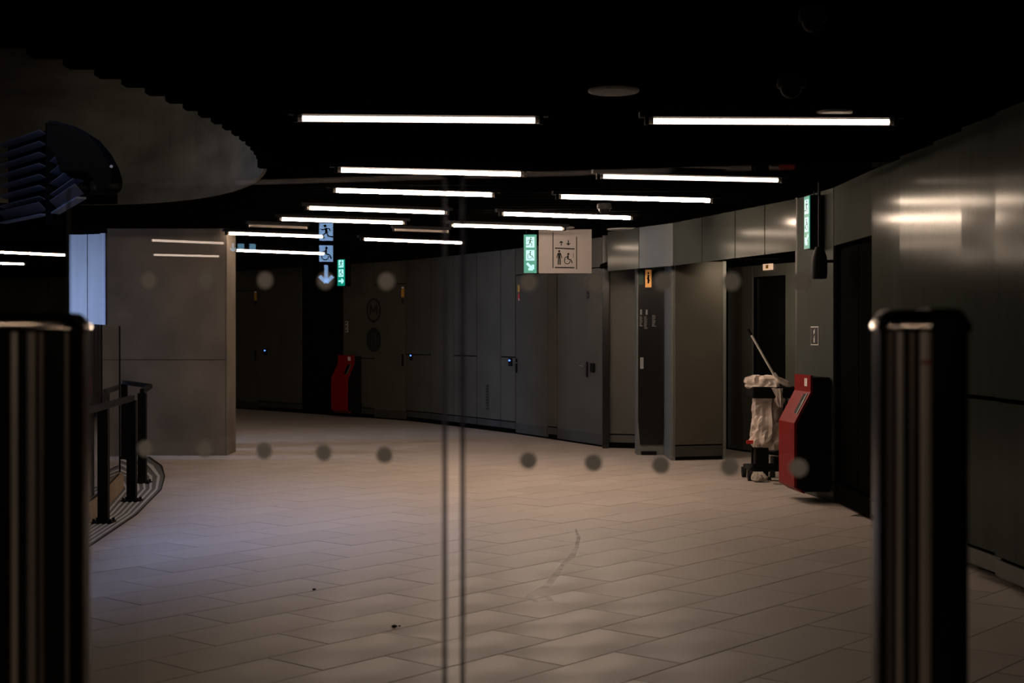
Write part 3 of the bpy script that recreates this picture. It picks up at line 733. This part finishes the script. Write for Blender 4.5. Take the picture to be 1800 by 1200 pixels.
# the sign's face points to the gate; the mirrored normal of a face seen square-on
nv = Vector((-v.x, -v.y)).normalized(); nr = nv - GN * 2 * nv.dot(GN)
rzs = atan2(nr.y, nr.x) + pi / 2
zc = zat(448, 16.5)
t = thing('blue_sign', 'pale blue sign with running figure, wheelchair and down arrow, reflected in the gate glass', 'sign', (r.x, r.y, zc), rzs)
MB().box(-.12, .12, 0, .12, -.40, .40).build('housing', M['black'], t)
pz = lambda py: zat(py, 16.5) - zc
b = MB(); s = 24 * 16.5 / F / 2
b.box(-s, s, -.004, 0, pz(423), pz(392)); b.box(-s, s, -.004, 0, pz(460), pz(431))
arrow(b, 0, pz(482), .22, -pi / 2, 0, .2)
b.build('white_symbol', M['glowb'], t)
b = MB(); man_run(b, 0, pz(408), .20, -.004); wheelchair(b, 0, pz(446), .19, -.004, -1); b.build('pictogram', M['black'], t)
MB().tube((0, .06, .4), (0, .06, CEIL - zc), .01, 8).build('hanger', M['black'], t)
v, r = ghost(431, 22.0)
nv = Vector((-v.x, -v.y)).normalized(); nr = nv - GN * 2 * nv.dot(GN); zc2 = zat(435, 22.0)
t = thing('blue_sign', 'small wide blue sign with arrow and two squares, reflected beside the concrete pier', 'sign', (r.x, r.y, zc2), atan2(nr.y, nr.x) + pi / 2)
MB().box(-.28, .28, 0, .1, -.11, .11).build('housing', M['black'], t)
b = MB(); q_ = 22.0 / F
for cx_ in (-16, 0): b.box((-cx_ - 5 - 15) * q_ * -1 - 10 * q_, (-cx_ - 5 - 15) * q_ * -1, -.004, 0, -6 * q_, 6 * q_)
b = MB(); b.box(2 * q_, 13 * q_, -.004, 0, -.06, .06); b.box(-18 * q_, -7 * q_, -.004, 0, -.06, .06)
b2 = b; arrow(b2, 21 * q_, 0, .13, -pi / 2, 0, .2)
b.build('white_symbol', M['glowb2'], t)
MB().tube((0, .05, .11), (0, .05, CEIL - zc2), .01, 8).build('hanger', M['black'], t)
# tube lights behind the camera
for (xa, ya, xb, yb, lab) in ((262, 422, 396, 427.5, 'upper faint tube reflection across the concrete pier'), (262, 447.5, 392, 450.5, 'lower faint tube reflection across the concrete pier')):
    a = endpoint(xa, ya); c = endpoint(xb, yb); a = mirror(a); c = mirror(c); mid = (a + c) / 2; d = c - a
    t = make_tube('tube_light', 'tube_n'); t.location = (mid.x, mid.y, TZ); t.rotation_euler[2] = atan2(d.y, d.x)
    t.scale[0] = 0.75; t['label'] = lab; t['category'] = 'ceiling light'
for k, (x, y_) in enumerate(((-1.3, -2.2), (1.3, -2.0), (-2.3, 0.4))):  # unseen nearer row, added to light the gate posts
    t = make_tube('tube_light', 'tube_b'); t.location = (x, y_, TZ)
    tag(t, ('left of three ceiling tubes behind the viewer, lighting the gate posts', 'right ceiling tube behind the viewer, lighting the right gate post', 'ceiling tube above the viewer, nearest the left gate post')[k], 'ceiling light', 'tube lights behind the gate')

# ------------------------------------------------------------------ ceiling discs, cameras, speaker
def cdisc(px, py, wpx, label, name='ceiling_speaker', cat='ceiling speaker', zc=2.936):
    Y = (zc - CAMZ) * F / (HY - py); r_ = wpx * Y / F / 2; x = (px - 900) * Y / F
    t = thing(name, label, cat, (x, Y, zc))
    MB().lathe([(r_, 0.012), (r_, 0.003), (r_ * .97, 0)], 40).build('rim', M['disc'], t, smooth=True)
    MB().lathe([(r_ * .9, 0.0), (r_ * .9, -0.003), (r_ * .2, -0.004)], 32).build('grille', M['disc'], t)
    return t
cdisc(1078.5, 162, 90, 'large pale round ceiling disc above the gap between the front tubes')
cdisc(979, 401, 62, 'round ceiling disc just above the white lift sign')
cdisc(1098, 404, 62, 'round ceiling disc right of the one above the lift sign')
cdisc(1466, 200, 64, 'small pale ceiling disc behind the right front tube')
def dome(px, py, wpx, label):
    zc = 2.92; Y = (zc - CAMZ) * F / (HY - py); r_ = wpx * Y / F / 2; x = (px - 900) * Y / F
    t = thing('dome_camera', label, 'security camera', (x, Y, zc))
    MB().lathe([(r_ * .9, .05), (r_, .0), (r_ * .95, -.02)], 28).build('ring', M['rubber'], t, smooth=True)
    MB().lathe([(r_ * .75, -.02)] + [(r_ * .75 * cos(a), -.02 - r_ * .75 * sin(a)) for a in (0.3, .6, .9, 1.2, 1.45)], 24).build('dome', M['black'], t, smooth=True)
dome(1390, 148, 50, 'black dome camera on the ceiling above the right front tube')
dome(1062, 364, 26, 'black dome camera on the ceiling left of the lift fascia')
dome(1428, 30, 50, 'black dome camera near the top edge of the picture')
p = at(1440, 463, 12.9)
t = thing('hanging_loudspeaker', 'black rounded loudspeaker hanging under the right exit light', 'loudspeaker', (p.x, p.y, p.z))
MB().lathe([(.035, .15), (.045, .12), (.065, .07), (.072, .02), (.072, -.10), (.066, -.135), (.05, -.14)], 24).build('shell', M['black'], t, smooth=True)
MB().tube((0, 0, .14), (0, 0, CEIL - p.z), .012, 8).build('hanger', M['black'], t)
MB().tube((0, 0, .02), (.13, 0, .02), .014, 8).build('wall_arm', M['black'], t)

# ------------------------------------------------------------------ door furniture, readers, stickers, logos
def wall_frame(px, poly=WB):
    p = hit_poly(px, poly)
    for i in range(len(poly) - 1):
        a, c = Vector(poly[i]), Vector(poly[i + 1])
        if min(a.y, c.y) - 1e-3 <= p.y <= max(a.y, c.y) + 1e-3:
            d = (a - c).normalized(); break
    return p, atan2(d.y, d.x), p.y      # local x to the right, local -Y towards the hall
def child_at(parent, name, b, m, px):
    p, rz, Y = wall_frame(px); o = b.build(name, m, parent); o.location = (p.x, p.y, 0); o.rotation_euler[2] = rz; return o
def lever(n, px, py, s):
    d, _, _ = DOORS[n]; p, rz, Y = wall_frame(px); z = zat(py, Y)
    b = MB().tube((0, 0, z), (0, -.06, z), .012, 8).tube((0, -.055, z), (s * .14, -.055, z), .010, 8)
    child_at(d, 'lever_handle', b, M['chrome'], px)
    child_at(d, 'lock_plate', MB().box(-.025, .025, -.008, 0, z - .16, z + .06), M['black'], px)
lever(4, 1032, 643, -1); lever(3, 908, 637, 1); lever(2, 708, 628, -1); lever(1, 449, 620, -1)
def reader(px, py, label, lit=True, w_=.10, h=.13):
    p, rz, Y = wall_frame(px); z = zat(py, Y)
    t = thing('card_reader', label, 'card reader', (p.x, p.y, z), rz, 'card readers by the service doors')
    MB().box(-w_ / 2, w_ / 2, -.035, 0, -h / 2, h / 2).build('case', M['black'], t, bevel=.008)
    if lit:
        b = MB().disc((-.012, .025), .015, -.035, .004).disc((.022, .025), .009, -.035, .004); b.build('led', M['led'], t)
reader(899, 636, 'black card reader with a bright blue light left of the third door')
reader(1043, 646, 'round-edged black card reader without light on the rightmost far door', False)
reader(725, 627, 'black card reader with a faint blue light right of the second door')
reader(468, 618, 'black card reader with a blue light near the concrete pier')
def sticker(n, px, y0, y1, m, wpx=8, label=None):
    d = DOORS[n][0]; p, rz, Y = wall_frame(px); w_ = wpx * Y / F * 1.15
    o = child_at(d, 'door_sticker', MB().box(-w_ / 2, w_ / 2, -.004, .002, zat(y1, Y), zat(y0, Y)), m, px)
    if label: o['label'] = label
sticker(2, 708, 504, 507, M['white'], 5); sticker(2, 708, 508, 522, M['yellow'], 7, 'yellow warning sticker'); sticker(2, 708, 525, 534, M['logo'], 6); sticker(2, 708.5, 529, 533, M['greyprint'], 1.5)
sticker(1, 449, 512, 515, M['white'], 5); sticker(1, 449, 516, 528, M['yellow'], 6, 'dull orange sticker'); sticker(1, 449, 530, 536, M['logo'], 6)
sticker(3, 912, 501, 513, M['yellow'], 7, 'yellow sticker'); sticker(3, 912, 516, 527, M['darkred'], 7, 'red sticker'); sticker(3, 912.5, 524, 528, M['white'], 2)
sticker(4, 1033, 512, 525, M['logo'], 7); sticker(4, 1033, 517, 519, M['greyprint'], 2)
# grille slot on a far panel
p, rz, Y = wall_frame(857)
g = thing('vent_slot', 'narrow dark upright vent slot low on a far wall panel', 'vent', (p.x, p.y, zat(720, Y)), rz)
gh = zat(675, Y) - zat(720, Y)
MB().box(-.05, .05, -.006, .004, 0, gh).build('frame', M['steel_d'], g)
for k in range(9): MB().box(-.036, .036, -.010, -.006, gh * (k + .3) / 9, gh * (k + .55) / 9).build('slat', M['black'], g)
# round transport symbols on the wall
for (py, kind, lab) in ((545, 0, 'dark ring symbol with a letter M on the far wall, upper one'), (597, 1, 'dark round train symbol on the far wall, lower one')):
    p, rz, Y = wall_frame(657); z = zat(py, Y); R_ = 21.5 * Y / F
    t = thing('round_symbol', lab, 'wall symbol', (p.x, p.y, z), rz)
    b = MB()
    if kind == 0:
        b.ring((0, 0), R_ * .82, R_, -.002, .003)
        b.stroke([(-.10, -.09), (-.10, .10), (0, -.03), (.10, .10), (.10, -.09)], .038, -.002, .003)
        b.build('symbol', M['logo'], t)
    else:
        b.disc((0, 0), R_, -.002, .003, 32); b.build('roundel', M['logo'], t)
        b = MB(); b.stroke([(-.07, -.09), (-.07, .10)], .025, -.005).stroke([(.07, -.09), (.07, .10)], .025, -.005).stroke([(-.08, .10), (.08, .10)], .03, -.005).stroke([(-.07, 0.01), (.07, .01)], .02, -.005).stroke([(-.10, -.14), (-.05, -.09)], .02, -.005).stroke([(.10, -.14), (.05, -.09)], .02, -.005)
        b.disc((-.04, -.045), .014, -.005); b.disc((.04, -.045), .014, -.005)
        b.build('train_pictogram', M['steel'], t)

# small upright safety plates above the red cabinets
def safety_plate(loc_, rz, label, w_=.07, h=.17):
    t = thing('safety_plate', label, 'safety sign', loc_, rz)
    MB().box(-w_ / 2, w_ / 2, -.006, 0, -h / 2, h / 2).build('plate', M['white'], t)
    b = MB().box(-w_ / 2 + .008, w_ / 2 - .008, -.008, -.006, -h / 2 + .008, h / 2 - .008); b.build('print_field', M['logo'], t)
    b = MB().stroke([(0, -.065), (0, -.02)], .022, -.008).stroke([(0, -.02), (.018, .0)], .008, -.008).disc((0, .04), .016, -.008).stroke([(-.018, .015), (.018, .065)], .007, -.008)
    b.build('pictogram', M['white'], t)
p = hit(1433, (3.0, 13.27), (2.87, 14.36)); dd = (Vector((3.0, 13.27)) - Vector((2.87, 14.36)))
safety_plate((p.x - .002, p.y, zat(590, p.y)), atan2(dd.y, dd.x), 'small upright fire equipment sign above the near red cabinet', w_=.22, h=.18)
p, rz, Y = wall_frame(609.5); safety_plate((p.x, p.y, zat(574, Y)), rz, 'tiny fire equipment sign above the far red cabinet', w_=.09, h=.2)

# ------------------------------------------------------------------ red cabinets
def cabinet(loc_, rz, label):
    """local: wall is x=0, outward is -x, width along y"""
    t = thing('fire_cabinet', label, 'fire cabinet', loc_, rz, 'red fire equipment cabinets on the walls')
    W = 0.5
    body = [(0, .10), (-.25, .10), (-.325, .15), (-.325, .74), (-.17, 1.03), (-.17, 1.17), (0, 1.17)]
    MB().prism(body, -W / 2, W / 2 - .01, 'y').build('body', M['black'], t)
    outer_ = [(-.25, .085), (-.345, .145), (-.345, .745), (-.19, 1.035), (-.19, 1.19)]
    inner_ = [(-.17, 1.19), (-.165, 1.03), (-.32, .735), (-.32, .15), (-.245, .10)]
    MB().prism(outer_ + inner_, -W / 2 - .012, W / 2 + .012, 'y').build('front_cover', M['red'], t)
    # slot in the slanted face
    def sl(u, v, h):   # u 0..1 up the slant, v across, h proud
        a = Vector((-.345, .745)); c = Vector((-.19, 1.035)); p_ = a.lerp(c, u); n = Vector((-(c - a).y, (c - a).x)).normalized()
        if n.x > 0: n = -n
        p_ = p_ + n * h; return (p_.x, v, p_.y)
    for nm, mm, v0, v1, u0, u1, h in (('slot', 'blackgloss', -.19, -.09, .30, .92, .004), ('slot_lip', 'steel_l', -.215, -.18, .28, .94, .006)):
        b = MB(); vs = [sl(u0, v0, 0), sl(u0, v1, 0), sl(u1, v1, 0), sl(u1, v0, 0), sl(u0, v0, h), sl(u0, v1, h), sl(u1, v1, h), sl(u1, v0, h)]
        b.add(vs, [(3, 2, 1, 0), (4, 5, 6, 7), (0, 1, 5, 4), (1, 2, 6, 5), (2, 3, 7, 6), (3, 0, 4, 7)]); b.build(nm, M[mm], t)
    b = MB()
    for k, (z, h) in enumerate(((1.085, .03), (1.125, .035))):
        b.box(-.194, -.189, -.16, -.13, z, z + h); b.box(-.194, -.189, -.11, -.08, z, z + h)
    b.box(-.194, -.189, -.16, -.08, 1.115, 1.125); b.build('white_mark', M['white'], t)
    MB().box(-.28, 0, -W / 2 - .016, -W / 2 + .0, .12, .30).build('side_plate', M['black'], t)
    return t
cabinet((2.955, 13.56, 0), radians(5), 'red-fronted fire cabinet with black side on the right wall beside the cleaning cart')
p, rz, Y = wall_frame(622)
cabinet((p.x, p.y, 0), rz + pi / 2, 'distant red-fronted fire cabinet on the dark far wall under the exit light')

# ------------------------------------------------------------------ cleaning cart
CX, CY = 2.80, 15.5
cart = thing('cleaning_cart', 'black wheeled cleaning cart with a bag ring standing before the lift', 'cleaning cart', (CX, CY, 0))
def cxp(px): return (px - 900) * CY / F - CX
def czp(py): return zat(py, CY)
MB().box(cxp(1312), cxp(1395), -.22, .22, .10, .15).build('base_tray', M['rubber'], cart, bevel=.012)
MB().box(cxp(1316), cxp(1392), -.24, -.18, .14, .19).build('front_bumper', M['black'], cart, bevel=.012)
for sx in (cxp(1313), cxp(1352)):
    for sy in (-.2, .2):
        wl = MB().tube((sx - .02, sy, .055), (sx + .02, sy, .055), .055, 18).build('castor_wheel', M['rubber'], cart, smooth=True)
        MB().box(sx - .028, sx + .028, sy - .02, sy + .03, .05, .115).build('castor_fork', M['steel_d'], wl)
b = MB()
for sx in (cxp(1327), cxp(1388)):
    for sy in (-.14, .16): b.tube((sx, sy, .14), (sx, sy, .98), .014, 10)
b.build('upright', M['black'], cart)
MB().box(cxp(1314), cxp(1393), -.325, .12, czp(698), czp(678)).build('bag_ring', M['black'], cart, bevel=.02)
MB().box(cxp(1322), cxp(1345), -.23, -.10, .15, .36).build('lower_box', M['black'], cart, bevel=.01)
MB().box(cxp(1309), cxp(1330), -.16, -.12, czp(778), czp(772)).build('pedal_bar', M['redbar'], cart)
MB().box(cxp(1358), cxp(1398), -.10, .14, .16, .24).build('storage_tray', M['rubber'], cart, bevel=.01)
b = MB()
for k in range(2): b.box(cxp(1341), cxp(1400), -.60 + k * .05, -.56 + k * .05, .008 + k * .035, .028 + k * .035)
o = b.build('flat_mop_frame', M['aluminium'], None); o.location = (CX, CY, 0); tag(o, 'flat grey metal mop frames lying on the floor before the cart', 'mop frame')
# clear sack
def crumple(name, prof, m, parent, amp, seed, n=30, squash=.8, cx=0, cy=0):
    b = MB(); vs = []; fs = []; fine = []
    for k in range(len(prof) - 1):
        for s_ in range(4): 
            t_ = s_ / 4; fine.append(tuple(prof[k][i] * (1 - t_) + prof[k + 1][i] * t_ for i in range(3)))
    fine.append(prof[-1])
    for k, (r_, z, ox) in enumerate(fine):
        for i in range(n):
            a = 2 * pi * i / n
            q = noise.noise(Vector((cos(a) * 3 + seed, sin(a) * 3, z * 8))) * amp + noise.noise(Vector((cos(a) * 8 + seed, sin(a) * 8, z * 20))) * amp * .5
            rr = max(r_ + q * (0.4 + r_ * 4), .004)
            vs.append((cx + ox + rr * cos(a), cy + rr * sin(a) * squash, z + q * .3))
    for k in range(len(fine) - 1):
        for i in range(n): fs.append((k * n + i, k * n + (i + 1) % n, (k + 1) * n + (i + 1) % n, (k + 1) * n + i))
    fs.append(tuple(range(n - 1, -1, -1))); mm = (len(fine) - 1) * n; fs.append(tuple(range(mm, mm + n)))
    return b.add(vs, fs).build(name, m, parent, smooth=False)
bx = cxp(1347)
sack = crumple('rubbish_sack', [(.04, .31, .03), (.13, .33, 0), (.165, .42, -.01), (.17, .60, .0), (.155, .80, -.01), (.165, .93, 0), (.17, 1.0, 0), (.15, 1.03, 0)], M['bag'], None, .05, 3.1, squash=.9)
sack.location = (CX + bx, CY - .10, 0)
tag(sack, 'crumpled translucent rubbish sack filling the cleaning cart', 'rubbish sack')
flap = crumple('sack_collar', [(.19, .985, -.02), (.215, 1.00, -.02), (.205, 1.05, -.03), (.18, 1.10, -.05), (.12, 1.125, -.06), (.03, 1.13, -.06)], M['bag'], sack, .07, 9.2, squash=.95)
tail = crumple('sack_fold', [(.02, .80, .10), (.05, .86, .09), (.06, .95, .08), (.07, 1.0, .07)], M['bag'], sack, .05, 5.2, cy=-.20)
# mop with long pale handle
a = at(1321, 589, 15.35); c = at(1366, 668, 15.25)
d = (a - c)
mop = thing('mop', 'long pale mop handle leaning out of the cart over the sack', 'mop', tuple(c))
MB().tube((0, 0, 0), tuple(d), .013, 10).build('handle', M['aluminium'], mop, smooth=True)
MB().tube(tuple(d), tuple(d * 1.14), .015, 10).build('grip', M['black'], mop, smooth=True)
MB().tube((0, 0, 0), tuple(-d * 0.45), .016, 10).build('lower_handle', M['steel_d'], mop, smooth=True)
a = at(1362, 655, 15.2); c = at(1392, 681, 15.2); a2 = at(1372, 671, 15.2)
sq = thing('squeegee', 'short pale bent tool lying across the sack beside the mop handle', 'cleaning tool', tuple(a2))
MB().tube(tuple(a - a2), (0, 0, 0), .010, 8, r2=.016).tube((0, 0, 0), tuple((c - a2) * .6), .016, 8, r2=.024).tube(tuple((c - a2) * .6), tuple(c - a2), .024, 8, r2=.006).build('handle', M['cloth'], sq, smooth=True)
MB().tube(tuple(at(1385, 690, 15.2) - a2), tuple(at(1389, 708, 15.2) - a2), .014, 8).tube(tuple(at(1387, 706, 15.2) - a2), tuple(at(1394, 718, 15.2) - a2), .012, 8).build('hook', M['cloth'], sq)
cl = crumple('floor_cloth', [(.03, .0, 0), (.075, .02, 0), (.08, .05, .01), (.05, .085, 0), (.01, .10, 0)], M['cloth'], None, .04, 2.2, n=18, squash=.7)
cl.location = (CX + cxp(1325), CY - .33, .0); tag(cl, 'pale balled cloth on the floor by the cart castor', 'cloth')

# ------------------------------------------------------------------ floor marks and litter
def ribbon(pts, name, label, cat, wd):
    P = [fl(x, y_) for x, y_ in pts]; b = MB(); vs = []; n = len(P)
    for i, p_ in enumerate(P):
        t_ = (P[min(i + 1, n - 1)] - P[max(i - 1, 0)]).normalized(); nn = Vector((-t_.y, t_.x, 0)); w_ = wd[i]
        vs += [p_ + nn * w_ / 2 + Vector((0, 0, .0015)), p_ - nn * w_ / 2 + Vector((0, 0, .0015))]
    c_ = P[n // 2]
    vs = [v_ - Vector((c_.x, c_.y, 0)) for v_ in vs]
    b.add(vs, [(2 * i, 2 * i + 1, 2 * i + 3, 2 * i + 2) for i in range(n - 1)])
    o = b.build(name, M['smear'], None, loc=(c_.x, c_.y, 0)); return tag(o, label, cat)
ribbon([(1012, 930), (1017, 945), (1014, 962), (1005, 978), (988, 994), (978, 1010), (962, 1030), (940, 1043), (928, 1052), (945, 1058), (968, 1056), (962, 1048), (940, 1046)], 'floor_smear', 'curling damp smear on the floor tiles right of the gate seam', 'floor mark',
       [.012, .03, .03, .05, .03, .05, .05, .07, .05, .035, .04, .03, .02])
ribbon([(672, 1113), (700, 1116), (730, 1120), (762, 1124)], 'floor_smear', 'short dark scuff on the floor tiles left of the gate seam', 'floor mark', [.01, .03, .03, .01])
for (x, y_, s, lab) in ((552, 1037, .010, 'tiny dark pebble alone on the floor left of centre'), (693, 1102.5, .013, 'tiny dark scrap on a tile joint in the near floor'), (702, 1101, .006, 'tiniest dark crumb beside the scrap on the tile joint')):
    p = fl(x, y_)
    o = MB().lathe([(s * .5, 0), (s, s * .4), (s * .7, s * .9), (s * .2, s * 1.1)], 8, sx=1.3).build('litter', M['black'], None, loc=(p.x, p.y, 0)); tag(o, lab, 'litter')

# ------------------------------------------------------------------ glass gate and steel posts in front
def gp(px):
    k = (px - 900) / F
    t = GP0.dot(GN) / (k * GN.x + GN.y); return Vector((k * t, t))
GZ0, GZ1 = 0.12, 1.83
gdir = Vector((GN.y, -GN.x)); grz = atan2(gdir.y, gdir.x)
def leaf(x0, x1, label, ups, downs, seam_right):
    p, q = gp(x0), gp(x1); L = (q - p).length
    t = thing('glass_gate_leaf', label, 'glass gate', (p.x, p.y, 0), grz)
    MB().box(0, L, 0, .010, GZ0, GZ1).build('glass_pane', M['glass'], t)
    s = (L - .0055, L) if seam_right else (0, .0055)
    MB().box(s[0], s[1], -.001, .011, GZ0, GZ1).build('edge_seal', M['seal'], t)
    for (px, py) in ups + downs:
        c_ = gp(px); u = (c_ - p).length; z = zat(py, c_.y)
        MB().disc((u, z), .0148, .0108, .0006, 28).build('marking_dot', M['dot'], t)
    return t
leaf(118, 783, 'left glass gate leaf with a row of frosted dots', [(257, 492), (358, 491), (462, 492), (568, 493), (676, 494)],
     [(250, 789), (355, 790), (460, 793), (565, 796), (672, 800)], True)
leaf(809, 1565, 'right glass gate leaf with a row of frosted dots', [(927, 496), (1044, 497), (1163, 494), (1285, 494), (1408, 494)],
     [(926, 810), (1041, 814), (1160, 818), (1282, 821), (1403, 823)], False)
def post(loc_, label, bands, black_from, black_to=None):
    """bands: (px0,px1,material) relative to the post centre in photo pixels; profile is a rounded box"""
    t = thing('gate_post', label, 'gate post', loc_, 0)
    Y = loc_[1]; R_ = 82 * Y / F * (1 if Y < 2.3 else 88 / 82); D = .10; H = 1.6 - .028
    def sect(r, n=10):      # stadium-like section
        pts_ = []
        cr = .032
        for (cx_, cy_, a0_) in ((r - cr, -D / 2 + cr, -pi / 2), (r - cr, D / 2 - cr, 0), (-r + cr, D / 2 - cr, pi / 2), (-r + cr, -D / 2 + cr, pi)):
            for k in range(n + 1):
                a = a0_ + pi / 2 * k / n; pts_.append((cx_ + cr * cos(a), cy_ + cr * sin(a)))
        return pts_
    MB().prism(sect(R_ - .004), 0, H).build('core', M['blackgloss'], t, smooth=True)
    def yfront(x):
        cr = .032; ax = abs(x)
        if ax < R_ - cr: return -D / 2
        dx = min(ax - (R_ - cr), cr * .999); return -D / 2 + cr - sqrt(cr * cr - dx * dx)
    for (p0, p1, mm) in bands:  # vertical reflection stripes shaped as ribs, each in a fixed tone
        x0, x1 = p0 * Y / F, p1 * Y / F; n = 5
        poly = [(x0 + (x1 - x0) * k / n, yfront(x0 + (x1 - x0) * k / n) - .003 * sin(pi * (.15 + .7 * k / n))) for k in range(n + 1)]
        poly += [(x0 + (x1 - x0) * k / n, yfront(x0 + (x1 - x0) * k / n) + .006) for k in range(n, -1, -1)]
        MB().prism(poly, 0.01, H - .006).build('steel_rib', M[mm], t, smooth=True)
    # chamfered cap
    S0 = sect(R_); n = len(S0); vs = []
    for (k_, z) in ((1.0, H - .004), (1.0, H + .004), (.93, H + .014), (.80, H + .026), (.72, H + .028)):
        for (x, y_) in S0: vs.append((x * k_, y_ * (k_ * 1.0), z))
    fs = [(k * n + i, k * n + (i + 1) % n, (k + 1) * n + (i + 1) % n, (k + 1) * n + i) for k in range(4) for i in range(n)]
    fs += [tuple(range(n - 1, -1, -1)), tuple(range(4 * n, 5 * n))]
    cp_ = MB().add(vs, fs).build('cap', M['capsteel'], t, smooth=True)
    if black_from is not None:
        x0, x1 = black_from * Y / F, black_to * Y / F
        b = MB()
        sel = [(k_, z) for (k_, z) in ((1.02, H - .006), (1.02, H + .005), (.95, H + .0155), (.82, H + .028), (.70, H + .030))]
        sub = [(x, y_) for (x, y_) in S0]
        vs = []
        for (k_, z) in sel:
            for (x, y_) in sub: vs.append((max(x0, x * k_), y_ * k_, z))
        b.add(vs, [(k * n + i, k * n + (i + 1) % n, (k + 1) * n + (i + 1) % n, (k + 1) * n + i) for k in range(4) for i in range(n)] + [tuple(range(n - 1, -1, -1)), tuple(range(4 * n, 5 * n))])
        b.build('black_cap_cover', M['blackgloss'], t)
    return t
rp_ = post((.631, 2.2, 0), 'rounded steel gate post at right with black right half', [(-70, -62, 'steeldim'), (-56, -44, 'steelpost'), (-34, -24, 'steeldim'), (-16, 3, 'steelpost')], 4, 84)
o = MB().box(-.0125, .002, -.0565, -.052, zat(638, 2.2), zat(633, 2.2)).build('red_marker', M['darkred'], rp_); o['label'] = 'thin red line'
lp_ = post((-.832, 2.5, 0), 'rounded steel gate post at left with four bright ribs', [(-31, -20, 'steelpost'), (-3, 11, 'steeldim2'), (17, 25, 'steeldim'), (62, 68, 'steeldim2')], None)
